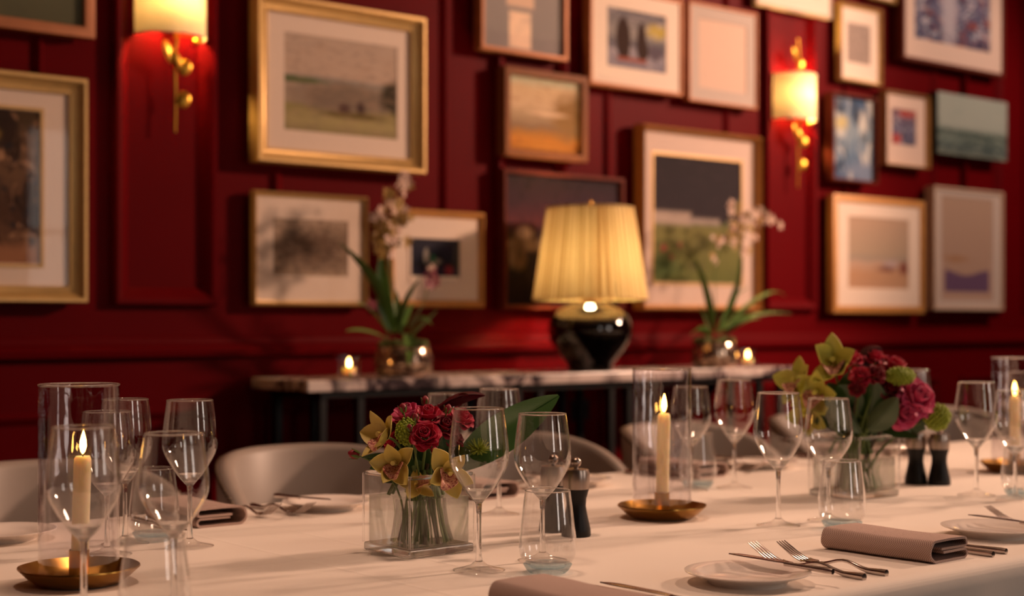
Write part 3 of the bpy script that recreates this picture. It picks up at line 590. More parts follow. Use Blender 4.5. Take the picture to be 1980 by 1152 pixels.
A['white_house'] = art('white_house', ([(0, '5d6230'), (0.2, '6c6c3a'), (0.42, '757040'), (0.47, '6a6a40'), (0.50, '2e262c'), (1, '292226')], 0.03, 5), [('rect', 0.0, 0.46, 0.42, 0.56, 'a8968a', 0.04), ('rect', 0.40, 0.47, 0.75, 0.52, '9a8c84', 0.03), ('noise', 5, 0.5, 0.2, '3c3236', 0.3, (1, 2, 1)), ('blob', 0.12, 0.27, 0.03, 0.025, '9a4a40', 0.8, 0.6), ('blob', 0.2, 0.20, 0.025, 0.02, '9a4a40', 0.8, 0.6), ('blob', 0.3, 0.3, 0.02, 0.02, '9a5a48', 0.8, 0.6), ('blob', 0.08, 0.12, 0.2, 0.08, '596a3c', 0.9, 0.6)])
A['pencil'] = art('pencil', ([(0, '9c8a80'), (1, 'a08e84')], 0.3, 6), [('noise', 16, 0.5, 0.1, '6f625e', 0.7, (1, 0.7, 1))])
A['mosaic'] = art('mosaic', ([(0, '4a4c66'), (0.5, '5c5a74'), (1, '6a6276')], 0.9, 8), [('noise', 9, 0.54, 0.05, '7c3428', 0.9, (1, 1, 1)), ('noise', 10, 0.53, 0.05, 'b4b0ba', 0.8, (1, 1, 1)), ('noise', 9, 0.54, 0.05, '1c2040', 0.9, (1, 1, 1)), ('blob', 0.45, 0.5, 0.10, 0.6, 'a39ca6', 0.8, 0.6)])
A['wave'] = art('wave', ([(0, '3c5070'), (0.3, '5a7088'), (0.6, '7c8c98'), (1, '3a5478')], 0.5, 4), [('noise', 3, 0.48, 0.1, 'c4c0b8', 0.9, (1, 0.6, 1)), ('noise', 4, 0.52, 0.08, '1e2e44', 0.9, (1, 0.6, 1)), ('blob', 0.25, 0.68, 0.14, 0.08, 'b7a878', 0.9, 0.6), ('blob', 0.8, 0.1, 0.4, 0.12, '6a7890', 0.9, 0.5)])
A['figures'] = art('figures', ([(0, '4c4a60'), (0.5, '63607a'), (1, '7a5a60')], 0.8, 6), [('blob', 0.2, 0.15, 0.22, 0.16, 'a83a30', 0.5, 0.6), ('blob', 0.7, 0.88, 0.4, 0.12, 'a04038', 0.5, 0.6), ('noise', 7, 0.52, 0.05, '2a2a40', 0.8, (1, 1, 1)), ('noise', 7, 0.56, 0.05, 'a8a0a8', 0.7, (1, 1, 1))])
A['sea'] = art('sea', ([(0, '6a7268'), (0.1, '39484a'), (0.3, '54625c'), (0.38, '2c403f'), (0.43, '5c6c64'), (0.6, '88928a'), (1, '97a099')], 0.14, 5), [('noise', 9, 0.54, 0.08, '26302f', 0.7, (1, 4, 1)), ('noise', 8, 0.58, 0.06, 'a9b0a0', 0.7, (1, 4, 1)), ('rect', 0, 0.44, 1, 0.995, '949c94', 0.12), ('noise', 3, 0.5, 0.2, '808f88', 0.3, (1, 2, 1))])
A['beach'] = art('beach', ([(0, 'b38d72'), (0.2, 'b58c6c'), (0.36, 'b89a86'), (0.42, '9c8e80'), (0.5, 'a9947f'), (1, 'b39680')], 0.14, 5), [('blob', 0.65, 0.29, 0.14, 0.05, '7c4c40', 0.9, 0.9), ('blob', 0.92, 0.30, 0.07, 0.08, '7a4238', 0.9, 0.9), ('blob', 0.7, 0.36, 0.12, 0.05, 'b09a96', 0.9, 0.6)])
A['violet_hill'] = art('violet_hill', ([(0, 'a18474'), (1, 'a58a78')], 0.3, 3), [('blob', 0.28, 0.40, 0.22, 0.03, '9a7458', 0.9, 0.6), ('wave', 0.28, 0.025, 7.5, '5f4662', 0.02, 1.2), ('rect', 0.0, 0.0, 1.0, 0.085, 'a98c7c', 0.01), ('rect', 0.0, 0.0, 0.07, 0.4, 'a98c7c', 0.01), ('rect', 0.93, 0.0, 1.0, 0.4, 'a98c7c', 0.01)])
picture('framed_picture', 'dark green picture in a copper frame, top left corner of the photo', -150, 184, -190, -150, 32, 75, 'copper_wood', 0.032, 0.04, 'flat', None, artm=A['green_pane'])
picture('framed_picture', 'large gold framed rocky landscape cut by the left border', -290, 172, 100, 153, 578, 590, 'gilt_bright', 0.05, 0.05, 'scoop', (0.14, 0.15, 0.10, 0.11), artm=A['rocks'], slip='gilt')
picture('framed_picture', 'large gold framed watercolour of a stone bridge on a moor', 499, 826, -17, 33, 311, 337, 'gilt_bright', 0.05, 0.06, 'scoop', (0.12, 0.09, 0.135, 0.145), artm=A['moor'])
picture('framed_picture', 'brown sketch with wide mat in a thin gilt frame below the bridge watercolour', 492, 714, 367, 380, 590, 594, 'gilt', 0.018, 0.03, 'bead', (0.15, 0.14, 0.20, 0.24), artm=A['sketch'])
picture('framed_picture', 'small dark boat print in a wide mat behind the left orchid', 756, 940, 400, 412, 591, 597, 'honey_wood', 0.026, 0.03, 'bead', (0.19, 0.22, 0.255, 0.24), artm=A['night_boat'], slip='mat_board')
picture('framed_picture', 'grey abstract with a cream upright rectangle, cut by the top border', 931, 1099, -210, -170, 95, 118, 'copper_wood', 0.016, 0.045, 'flat', None, artm=A['cream_door'], glass=False)
picture('framed_picture', 'golden moorland painting in a brown wooden frame', 977, 1137, 125, 150, 300, 313, 'brown_wood', 0.026, 0.05, 'flat', None, artm=A['moorland'], glass=False)
picture('framed_picture', 'dark night harbour painting in a mahogany frame behind the lamp', 975, 1208, 325, 345, 597, 598, 'mahogany', 0.015, 0.04, 'flat', None, artm=A['harbour_night'], glass=False)
picture('framed_picture', 'picture of two brown sails with a white mat', 1142, 1321, -28, -4, 162, 186, 'copper_wood', 0.013, 0.045, 'flat', (0.17, 0.16, 0.17, 0.19), artm=A['sails'], glass=False)
picture('framed_picture', 'pale blank sheet in a thin frame left of the right-hand sconce', 1333, 1465, 3, 25, 193, 213, 'copper_wood', 0.010, 0.04, 'flat', (0.13, 0.13, 0.13, 0.13), 'mat_grey', artm=A['blank_sheet'], glass=False)
picture('framed_picture', 'large print of a white house under a black sky over a green field', 1245, 1477, 237, 265, 599, 601, 'honey_wood', 0.022, 0.06, 'bead', (0.10, 0.12, 0.13, 0.13), 'mat_pink', artm=A['white_house'], slip='gilt')
picture('framed_picture', 'pale picture whose lower edge shows above the right-hand sconce', 1464, 1609, -150, -125, 10, 34, 'pale_wood', 0.012, 0.03, 'flat', (0.15, 0.15, 0.2, 0.2), artm=A['blank_sheet'], glass=False)
picture('framed_picture', 'small grey pencil study in a narrow gilt frame, above the blue wave painting', 1627, 1709, 2, 17, 155, 168, 'gilt', 0.02, 0.035, 'bead', (0.17, 0.2, 0.2, 0.23), artm=A['pencil'], glass=False)
picture('framed_picture', 'gilt framed picture showing only its lower edge at the top border', 1683, 1736, -120, -110, -1, 6, 'gilt', 0.02, 0.03, 'bead', (0.15, 0.15, 0.15, 0.15), artm=A['blank_sheet'], glass=False)
picture('framed_picture', 'large blue and red dotted abstract in a mahogany frame, top right', 1747, 1943, -130, -100, 117, 147, 'mahogany', 0.018, 0.05, 'flat', (0.10, 0.12, 0.14, 0.16), 'mat_pink', artm=A['mosaic'], glass=False)
picture('framed_picture', 'upright blue and white crashing wave painting in a dark frame', 1612, 1699, 178, 189, 350, 353, 'mahogany', 0.010, 0.06, 'flat', None, artm=A['wave'], glass=False)
picture('framed_picture', 'small print of red and blue figures in a pale mat', 1715, 1801, 173, 184, 318, 327, 'gilt', 0.012, 0.045, 'bead', (0.19, 0.22, 0.2, 0.28), 'mat_pink', artm=A['figures'], glass=False)
picture('canvas_painting', 'unframed canvas of a grey green sea with dark edges', 1813, 1947, 176, 199, 297, 310, 'dark_edge', 0.0, 0.06, 'flat', None, artm=A['sea'], glass=False)
picture('framed_picture', 'hazy beach watercolour in a wide wooden frame, lower right', 1612, 1788, 375, 389, 604, 606, 'honey_wood', 0.032, 0.04, 'flat', (0.13, 0.14, 0.13, 0.17), artm=A['beach'])
picture('framed_picture', 'pale print with a violet band near its foot', 1807, 1941, 358, 373, 599, 600, 'pale_wood', 0.012, 0.055, 'flat', (0.10, 0.12, 0.05, 0.06), 'mat_grey', artm=A['violet_hill'], glass=False)
# ------------------------------------------------------------------ glassware
def glass_parts(Hh, s):
    """s scales the width; a stemmed glass Hh tall"""
    k = Hh/0.23
    out = [(0.0045, 0.0960), (0.0075, 0.0990), (0.0125, 0.1045), (0.0180, 0.1110), (0.0235, 0.1185), (0.0290, 0.1268), (0.0345, 0.1360), (0.0392, 0.1450), (0.0420, 0.1535), (0.0430, 0.1620), (0.0428, 0.1720), (0.0414, 0.1880), (0.0388, 0.2090), (0.0358, 0.2300)]
    inn = [(r-0.0009, z+0.0007*min(1, (0.0430-r)/0.02)) for r, z in out[::-1][:-3]]+[(0.0115, 0.1075), (0.0055, 0.1045), (0, 0.1040)]
    inn[0] = (0.0350, 0.2300)
    sc = lambda pr: [(r*s, z*k) for r, z in pr]
    bowl = MB().lathe(sc(out+inn), 48).mesh('bowl', 'thin_glass', 60)
    stem = MB().lathe(sc([(0, 0.012), (0.0052, 0.013), (0.0042, 0.024), (0.0036, 0.05), (0.0036, 0.08), (0.0046, 0.0955), (0.0074, 0.0990), (0.0123, 0.1045), (0.0178, 0.1110), (0.0200, 0.1142), (0.0192, 0.1146), (0.0112, 0.1076), (0.0055, 0.1046), (0, 0.1041)]), 20).mesh('stem', 'solid_glass', 70)
    foot = MB().lathe(sc([(0.0345, 0.0002), (0.0368, 0.0004), (0.0375, 0.0014), (0.036, 0.0026), (0.024, 0.0048), (0.012, 0.0085), (0.006, 0.014), (0, 0.0145)]), 48).mesh('foot', 'foot_glass', 70)
    rim = MB().lathe([((0.0354+0.0010*cos(t))*s, (0.2300+0.0010*sin(t))*k) for t in [2*pi*i/8 for i in range(9)]], 48).mesh('rim', 'solid_glass', 80)
    return [('bowl', bowl), ('rim', rim), ('stem', stem), ('foot', foot)]
GBIG = glass_parts(0.23, 1.0); GSM = glass_parts(0.217, 0.99)
def wine(px, py, big, lab):
    p = onz(px, py); o = thing('wine_glass', lab, 'wine glass', p, random.random()*6, 'stemmed wine glasses on the table')
    for nm, me in (GBIG if big else GSM): link(nm, me, o)
wine(162, 1206, True, 'blurred empty wine glass in front of the left candle')
p = atd(336, 837, 1.75); wine(336, 1182, False, 'blurred empty wine glass beside the left candle, in front of the grey napkin')
wine(207, 1073, False, 'empty wine glass seen through the left hurricane glass')
wine(242, 1052, True, 'empty wine glass half hidden behind the edge of the left hurricane glass')
wine(367, 1057, True, 'tall empty wine glass behind the left grey napkin')
wine(926, 1103, True, 'sharp empty wine glass right in front of the near bouquet')
wine(1049, 1084, False, 'empty wine glass behind the tumbler at the pepper mills')
wine(965, 995, True, 'empty wine glass behind the big green leaf')
wine(864, 982, False, 'wine glass whose rim shows above the near bouquet')
wine(1505, 1017, True, 'empty wine glass between the middle candle and the far bouquet')
wine(1602, 1007, False, 'empty wine glass in front of the far glass vase')
wine(1420, 944, True, 'empty wine glass before the marble console end, right of the middle candle')
wine(1336, 948, False, 'empty wine glass partly behind the middle hurricane glass')
wine(1888, 958, True, 'empty wine glass right of the black mills')
wine(1963, 968, False, 'wine glass in front of the right candle at the border')
wine(1769, 889, True, 'wine glass hidden behind the far bouquet, rim above the pink rose')
wine(1979, 901, True, 'wine glass behind the right-hand hurricane glass')
TB_ = MB().lathe([(0.024, 0.012), (0.033, 0.014), (0.0390, 0.024), (0.0410, 0.036), (0.0400, 0.052), (0.0370, 0.078), (0.0335, 0.104), (0.0320, 0.116), (0.0310, 0.116), (0.0326, 0.103), (0.036, 0.078), (0.0390, 0.052), (0.0399, 0.036), (0.038, 0.026), (0.032, 0.0165), (0, 0.0135)], 48).mesh('body', 'thin_glass', 60)
TBB = MB().lathe([(0.022, 0.0004), (0.026, 0.0010), (0.0300, 0.0045), (0.0345, 0.0125), (0.030, 0.0140), (0.024, 0.0080), (0, 0.0065)], 48).mesh('base', 'blue_glass', 60)
TBR = MB().lathe([(0.0315+0.0009*cos(t), 0.116+0.0009*sin(t)) for t in [2*pi*i/8 for i in range(9)]], 48).mesh('rim', 'solid_glass', 80)
def tumbler(px, py, lab):
    o = thing('water_tumbler', lab, 'tumbler', onz(px, py), 0, 'stemless tumblers on the table'); link('body', TB_, o); link('rim', TBR, o); link('base', TBB, o)
tumbler(1059, 1107, 'clear stemless tumbler with pale blue base before the pepper mills')
tumbler(1628, 1022, 'clear stemless tumbler with pale blue base at the grey napkin')
tumbler(300, 1238, 'blurred stemless tumbler at the bottom border, left')
tumbler(298, 1044, 'stemless tumbler behind the blurred wine glass at left')
tumbler(1349, 942, 'stemless tumbler behind the middle candle')
tumbler(1976, 960, 'stemless tumbler at the right border')
# ------------------------------------------------------------------ candles
def lobes(a, z): return 1+0.010*cos(8*a)*min(1, z/0.02)
DISH = MB().lathe([(0, 0), (0.046, 0), (0.056, 0.002), (0.068, 0.011), (0.080, 0.0225), (0.0795, 0.0245), (0.066, 0.0135), (0.055, 0.0045), (0.045, 0.003), (0, 0.003)], 64, mod=lobes).mesh('dish', 'brass', 50)
CUP = MB().lathe([(0, 0.002), (0.0135, 0.002), (0.0135, 0.046), (0.0122, 0.046), (0.0122, 0.010), (0, 0.010)], 28).mesh('candle_cup', 'brass', 50)
HUR = MB().lathe([(0.053, 0), (0.053, 0.262), (0.0535, 0.264), (0.0515, 0.264), (0.051, 0.262), (0.051, 0)], 64).mesh('cylinder', 'wavy_glass', 60)
HRIM = MB().lathe([(0.0522+0.0015*cos(t), 0.264+0.0015*sin(t)) for t in [2*pi*i/8 for i in range(9)]], 64).mesh('rim', 'solid_glass', 80)
def candle(px, py, ctop, lab, lean=0):
    p = onz(px, py); g = 'brass candle dishes on the table'
    d = thing('candle_dish', 'round brass candle dish under the '+lab, 'candle holder', p, 0.2, g); link('dish', DISH, d); link('candle_cup', CUP, d)
    h = thing('hurricane_glass', 'open clear glass cylinder around the '+lab, 'hurricane glass', p+Vector((0, 0, 0.0040)), 0, 'hurricane glasses'); link('cylinder', HUR, h); link('rim', HRIM, h)
    c = thing('taper_candle', 'lit ivory '+lab, 'candle', p+Vector((0, 0, 0.0105)), 0, 'lit taper candles')
    H_ = ctop-0.0105; r = 0.0115
    me = MB().lathe([(0, 0), (r*0.97, 0), (r, 0.03), (r*1.02, H_-0.012), (r*0.98, H_-0.004), (r*0.8, H_), (r*0.4, H_-0.001), (0, H_-0.003)], 28).mesh('wax', 'wax', 60)
    sh_ = Matrix.Identity(4); sh_[0][2] = lean*RT.x; sh_[1][2] = lean*RT.y
    def cl(nm, m_): o = link(nm, m_, c); m_.transform(sh_)
    cl('wax', me); cl('wick', MB().tube([(0, 0, H_-0.004), (0.0005, 0, H_+0.006)], 0.0009, 6).mesh('wick', 'wick'))
    cl('flame', MB().lathe([(0, H_+0.002), (0.0028, H_+0.006), (0.0048, H_+0.013), (0.0042, H_+0.021), (0.0022, H_+0.029), (0, H_+0.036)], 14).mesh('flame', 'flame', 80))
candle(153, 1128, 0.172, 'candle at the left, beside the blurred wine glasses', 0.03); candle(1280, 1001, 0.188, 'candle in the middle of the table', 0.02); candle(1962, 912, 0.178, 'candle at the right border')
# ------------------------------------------------------------------ pepper and salt mills
MILL_B = MB().lathe([(0, 0), (0.0235, 0), (0.0245, 0.002), (0.0238, 0.012), (0.0186, 0.035), (0.0160, 0.050), (0.0168, 0.062), (0.0212, 0.078), (0, 0.078)], 40).mesh('body', 'black_satin', 40)
MILL_H = MB().lathe([(0, 0.078), (0.0215, 0.078), (0.0222, 0.090), (0.0222, 0.104), (0.0205, 0.110), (0.012, 0.1115), (0, 0.1115)], 40).mesh('cap', 'steel', 40)
MILL_K = MB().lathe([(0, 0.111), (0.004, 0.111), (0.004, 0.114)]+[(0.0085*sin(pi*k/12), 0.1215-0.0085*cos(pi*k/12)) for k in range(2, 12)]+[(0, 0.130)], 24).mesh('knob', 'steel', 60)
for px, py, lab in ((1114, 1036, 'black mill with steel cap behind the tumbler, the front one of the near pair'), (1070, 1027, 'black steel-capped mill seen through the wine glass, rear one of the pair'), (1771, 935, 'black mill with steel cap next to the far vase'), (1816, 937, 'black mill with steel cap under the green pompom flower')):
    o = thing('pepper_mill', lab, 'mill', onz(px, py), 0, 'black salt and pepper mills'); link('body', MILL_B, o); link('cap', MILL_H, o); link('knob', MILL_K, o)
# ------------------------------------------------------------------ plates, cutlery, napkins
PLATE = MB().lathe([(0, 0.004), (0.047, 0.004), (0.047, 0.0), (0.052, 0.0), (0.056, 0.006), (0.070, 0.011), (0.0845, 0.016), (0.085, 0.0175), (0.083, 0.0180), (0.068, 0.0135), (0.060, 0.0105), (0.054, 0.0075), (0, 0.007)], 64).mesh('side_plate', 'porcelain', 50)
def blade_strip(fn, n, thick): 
    mb = MB(); mb.grid(fn, 1, n); return mb
def knife_mesh(L, s=1.0):
    hl = L*0.45; hd = MB(); n = 10
    hd.tube([(0, hl*i/n, 0.0045) for i in range(n+1)], [0.0046*s, 0.0052*s, 0.005*s, 0.0045*s, 0.0042*s, 0.004*s, 0.0038*s, 0.0036*s, 0.0034*s, 0.0034*s, 0.0036*s], 10)
    bl = MB(); m = 14
    def f(u, v):
        y = hl+(L-hl)*v; w = 0.0095*s*(0.55+0.45*min(1, v*5))*(1-max(0, (v-0.72)/0.28)**2.2*0.95); return ((u-0.3)*2*w*0.8, y, 0.0045+0.002*abs(u-0.5))
    bl.grid(f, 3, m)
    return [('handle', hd.mesh('handle', 'silver', 50)), ('blade', bl.mesh('blade', 'silver', 50, thick=0.0014))]
def fork_mesh(L):
    hd = MB(); hl = L*0.62; n = 14
    hd.tube([(0, hl*i/n, 0.004+0.010*sin(pi*min(1, max(0, (i/n-0.25)/0.75)))**2*0.9) for i in range(n+1)], [0.0052, 0.0055, 0.0050, 0.0044, 0.0039, 0.0035, 0.0031, 0.0028, 0.0026, 0.0024, 0.0023, 0.0023, 0.0024, 0.0026, 0.003], 10)
    def zz(v): return 0.0045-0.002*sin(pi*min(1, v*1.3))+0.030*max(0, v-0.15)**1.7
    pl = MB()
    def f(u, v):
        w = 0.0030+0.0092*min(1, (v/0.45))**0.8; return ((u-0.5)*2*w, hl+(L-hl)*v*0.36, zz(v*0.36)+0.0016*(2*abs(u-0.5))**2)
    pl.grid(f, 4, 6); out = [('handle', hd.mesh('handle', 'silver', 50)), ('neck', pl.mesh('neck', 'silver', 50, thick=0.0018))]
    for k in range(4):
        x = (k-1.5)*0.0063; pts = [(x*(1-0.06*v), hl+(L-hl)*(0.34+0.66*v), zz(0.34+0.66*v)+0.001) for v in [i/6 for i in range(7)]]
        out.append(('tine', MB().tube(pts, [0.0018, 0.0018, 0.0017, 0.0016, 0.0015, 0.0013, 0.0008], 6).mesh('tine', 'silver', 60)))
    return out
KN, KB, FK, FS = knife_mesh(0.235), knife_mesh(0.168, 0.9), fork_mesh(0.205), fork_mesh(0.185)
def napkin_mesh(w, l):
    path = [(0.034, 0.0146)]; 
    def arc(cx_, cz_, r, a0, a1, n=8): return [(cx_+r*cos(a0+(a1-a0)*k/n), cz_+r*sin(a0+(a1-a0)*k/n)) for k in range(n+1)]
    path += arc(w-0.008, 0.0085, 0.0064, pi/2, -pi/2); path += arc(0.017, 0.0170, 0.0149, -pi/2, -3*pi/2, 12)
    path += [(w*0.5, 0.0326)]; path += arc(w-0.008, 0.0255, 0.0062, pi/2, -pi/2); path += [(0.030, 0.0196)]
    # thick ribbon along the path
    mb = MB(); th = 0.0018; P = [Vector((a, 0, b)) for a, b in path]; N = len(P); NY = 8; L_, R_ = [], []
    for i in range(N):
        t = (P[min(i+1, N-1)]-P[max(i-1, 0)]).normalized(); nn = Vector((-t.z, 0, t.x)); L_.append(P[i]+nn*th); R_.append(P[i]-nn*th)
    loop = L_+R_[::-1]; K = len(loop); dist = [0]
    for i in range(1, K): dist.append(dist[-1]+(loop[i]-loop[i-1]).length)
    for j in range(NY+1):
        y = l*j/NY; sag = 1-0.05*sin(pi*j/NY)
        for i in range(K): mb.v.append((loop[i].x+0.0015*sin(j*1.3), y+0.0006*sin(i), max(0.0003, loop[i].z*sag)))
    for j in range(NY):
        for i in range(K): a = j*K+i; b = j*K+(i+1) % K; mb.f.append((a, b, b+K, a+K))
    for i in range(N-1):
        a, b, c, d = i, i+1, K-2-i, K-1-i; mb.f.append((a, b, c, d)); mb.f.append((NY*K+a, NY*K+d, NY*K+c, NY*K+b))
    def uv(co, n):
        if abs(n.x) > 0.7: return (co.z, co.y)
        return (co.x, co.y) if abs(n.y) < 0.6 else (co.x, co.z)
    return mb.mesh('napkin', 'napkin', 50, uv=uv)
NAP = napkin_mesh(0.098, 0.195)
def place(parts, name, lab, cat, x, y, z, rz, group, tilt=None):
    o = thing(name, lab, cat, (x, y, z), rz, group)
    if tilt: o.rotation_euler = (tilt[0], tilt[1], rz)
    for nm, me in parts: link(nm, me, o)
    return o
def plate(x, y, lab):
    o = tag(link('side_plate', PLATE), lab, 'plate', 'white side plates'); o.location = (x, y, TZ)
near = [(0.855, None), (1.51, 'near edge of the table in front'), (2.155, 'right border')]
# near side: plate, butter knife, forks, napkin, knives from left to right along the edge
plate(1.515, 1.332, 'white side plate at the near edge with a butter knife across it')
place(KB, 'butter_knife', 'butter knife lying on the near side plate', 'knife', 1.578, 1.238, TZ+0.0165, 0.12, 'butter knives', (R(1.5), 0, 0.12))
place(FK, 'dinner_fork', 'silver fork with raised tines next to the near plate, the outer one', 'fork', 1.655, 1.245, TZ, -0.02, 'forks')
place(FS, 'dinner_fork', 'silver fork beside the near plate, the inner one closer to the napkin', 'fork', 1.705, 1.245, TZ, 0.03, 'forks')
o = tag(link('folded_napkin', NAP), 'thick folded grey checked napkin at the near right edge of the table', 'napkin', 'folded grey napkins'); o.location = (1.832, 1.262, TZ); o.rotation_euler = (0, 0, 0.02)
place(KN, 'dinner_knife', 'silver knife handle right of the near napkin, closest to it', 'knife', 1.965, 1.243, TZ, 0.0, 'dinner knives'); place(KN, 'dinner_knife', 'silver knife handle right of the near napkin, the outer one', 'knife', 2.005, 1.246, TZ, 0.03, 'dinner knives')
plate(2.16, 1.365, 'white side plate at the right border, half out of the photo'); place(KB, 'butter_knife', 'butter knife lying on the plate at the right border', 'knife', 2.20, 1.262, TZ+0.0165, 0.10, 'butter knives', (R(1.5), 0, 0.1))
place(FK, 'dinner_fork', 'silver fork whose tines show behind the right border plate', 'fork', 2.305, 1.265, TZ, 0.0, 'forks')
o = tag(link('folded_napkin', NAP), 'folded grey napkin at the bottom border below the tumbler', 'napkin', 'folded grey napkins'); o.location = (1.135, 1.222, TZ); o.rotation_euler = (0, 0, 0.0)
place(KN, 'dinner_knife', 'knife tip at the bottom border, nearer to the tumbler', 'knife', 1.312, 1.215, TZ, 0.0, 'dinner knives'); place(KN, 'dinner_knife', 'knife tip at the bottom border, further from the tumbler', 'knife', 1.348, 1.205, TZ, 0.02, 'dinner knives')
# far side, mirrored
FP = [0.885, 1.505, 2.125, 2.745, 3.365]
FL = ['at the left border behind the left candle', 'in front of the second tub chair', 'behind the black mills', 'right of the middle candle on the far side', 'behind the far bouquet']
for i, x in enumerate(FP):
    plate(x, 2.365, 'white side plate '+FL[i])
    place(KB, 'butter_knife', 'butter knife on the side plate '+FL[i], 'knife', x-0.055, 2.465, TZ+0.0165, pi+0.12, 'butter knives', (R(1.5), 0, pi+0.12))
    place(FK, 'dinner_fork', 'silver fork nearer to the plate '+FL[i], 'fork', x-0.10, 2.475, TZ, pi+0.03, 'forks'); place(FS, 'dinner_fork', 'silver fork further from the plate '+FL[i], 'fork', x-0.15, 2.475, TZ, pi-0.02, 'forks')
    nx = x-0.22
    o = tag(link('folded_napkin', NAP), 'folded grey napkin left of the plate '+FL[i], 'napkin', 'folded grey napkins'); o.location = (nx, 2.475, TZ); o.rotation_euler = (0, 0, pi)
    if i: place(KN, 'dinner_knife', 'dinner knife at the napkin and plate '+FL[i], 'knife', nx-0.135, 2.475, TZ, pi, 'dinner knives')
# ------------------------------------------------------------------ bouquets
def petal_mesh(w, l, cup, curl, mat, n=5, point=0.0, thick=0.0006):
    def f(u, v):
        s_ = (u-0.5)*2; wf = math.sin(pi*min(1, (0.10+0.90*v)**0.85*(0.93 if not point else 1.0)))**(0.62+point*0.5); x = s_*w*max(0.03, wf)
        y = cup*w*(s_*s_)*wf+l*0.25*sin(pi*v)*-0.35-curl*l*max(0, v-0.55)**2; return (x, y, l*v*(1-0.25*curl*max(0, v-0.5)))
    return MB().grid(f, 4, n).mesh('petal', mat, 80, thick=thick)
ROSE = {}
for nm in ('rose', 'rose_pink', 'rose_dark'):
    core = MB()
    for k in range(7):
        a = 2.4*k; r = 0.0012+0.0011*k
        def f(u, v, a=a, r=r):
            t = a+(u-0.5)*2.6; rr = r*(0.75+0.55*v); return (rr*cos(t), rr*sin(t), -0.004+0.0165*v-0.0004*k+0.001*sin(3*u*pi))
        core.grid(f, 8, 3)
    ROSE[nm] = (core.mesh('heart', nm, 80, thick=0.0004), [petal_mesh(0.0095, 0.021, 0.75, 0.2, nm), petal_mesh(0.012, 0.023, 0.6, 0.7, nm), petal_mesh(0.0145, 0.024, 0.42, 1.3, nm)])
SEPAL = petal_mesh(0.0026, 0.016, 0.2, 0.6, 'stem', 4, 0.6)
def stem_curve(head, dirn, foot, cen):
    head, foot = Vector(head), Vector(foot); a = head-Vector(dirn).normalized()*0.03; m = Vector((foot.x*0.25+cen.x*0.75, foot.y*0.25+cen.y*0.75, foot.z+0.085)); pts = []
    for k in range(11):
        t = k/10; pts.append((1-t)**3*head+3*(1-t)**2*t*a+3*(1-t)*t*t*m+t**3*foot)
    return pts
class Bq:
    def __init__(s, centre, half, dv): s.c = centre; s.h = half; s.dv = dv; s.k = 0; s.lift = 0.0
    def foot(s):
        s.k += 1; a = s.k*2.399; r = s.h*0.82*math.sqrt(((s.k*0.37) % 1)); return Vector((s.c.x+r*cos(a)*1.0, s.c.y+r*sin(a), TZ+0.016+s.lift))
    def start(s, name, lab, cat, px, py, off, group):
        s.p = atd(px, py, s.dv+off); f_ = s.foot(); o = thing(name, lab, cat, f_, 0, group); s.L = T(*(-f_)); s.f = f_; return o
    def dirn(s, d=None):
        if d is not None: return (RT*d[0]+Vector((0, 0, 1))*d[1]-FW*d[2]).normalized()
        return ((s.p-Vector((s.c.x, s.c.y, TZ+0.10)))*1.0-FW*0.05).normalized()
    def stem(s, o, d, rad=0.002, mat='stem', head=None):
        link('stem', MB().tube([s.L @ q for q in stem_curve(head or s.p, d, s.f, s.c)], [rad*(0.9+0.7*k/10) for k in range(11)], 7).mesh('stem', mat, 60), o)
    def frame(s, d, roll=0.0): return T(*s.p) @ d.to_track_quat('Z', 'Y').to_matrix().to_4x4() @ Matrix.Rotation(roll, 4, 'Z')
def rose(b, px, py, off, rpx, mat, lab, d=None, grp='roses in the near vase'):
    o = b.start('rose', lab, 'rose', px, py, off, grp); dr = b.dirn(d); s = 1.02*rpx*(b.dv+off)/F/0.0265; Mx = b.L @ b.frame(dr, random.random()*6) @ Matrix.Scale(s, 4)
    heart, pet = ROSE[mat]; link('heart', heart, o, Mx @ T(0, 0, 0.004))
    for ring, (n, tilt, ro, z) in enumerate(((4, 0.16, 0.0055, -0.006), (5, 0.42, 0.0075, -0.008), (6, 0.85, 0.0085, -0.009), (6, 1.2, 0.0085, -0.010))):
        for k in range(n):
            a = 2*pi*k/n+ring*0.7+random.uniform(-0.12, 0.12); link('petal', pet[min(ring, 2)], o, Mx @ Matrix.Rotation(a, 4, 'Z') @ T(0, -ro, z) @ Matrix.Rotation(tilt+random.uniform(-0.08, 0.1), 4, 'X'))
    for k in range(5): link('sepal', SEPAL, o, Mx @ Matrix.Rotation(2*pi*k/5, 4, 'Z') @ T(0, -0.004, -0.012) @ Matrix.Rotation(1.9, 4, 'X'))
    b.stem(o, dr, 0.0021, random.choice(['stem', 'stem_dark']), b.p-dr*0.01*s)
def bud(b, px, py, off, rpx, lab, d, grp):
    o = b.start('rose_bud', lab, 'bud', px, py, off, grp); dr = b.dirn(d); s = rpx*(b.dv+off)/F; Mx = b.L @ b.frame(dr)
    link('bloom', MB().lathe([(0, -s*1.2), (s*0.7, -s*0.9), (s*0.95, -s*0.2), (s*0.75, s*0.6), (s*0.25, s*1.15), (0, s*1.2)], 14).mesh('bloom', 'rose_dark', 70), o, Mx)
    for k in range(5): link('sepal', SEPAL, o, Mx @ Matrix.Scale(s/0.008, 4) @ Matrix.Rotation(2*pi*k/5, 4, 'Z') @ T(0, -0.005, -0.009) @ Matrix.Rotation(0.15, 4, 'X'))
    b.stem(o, dr, 0.0012, 'stem', b.p-dr*s)
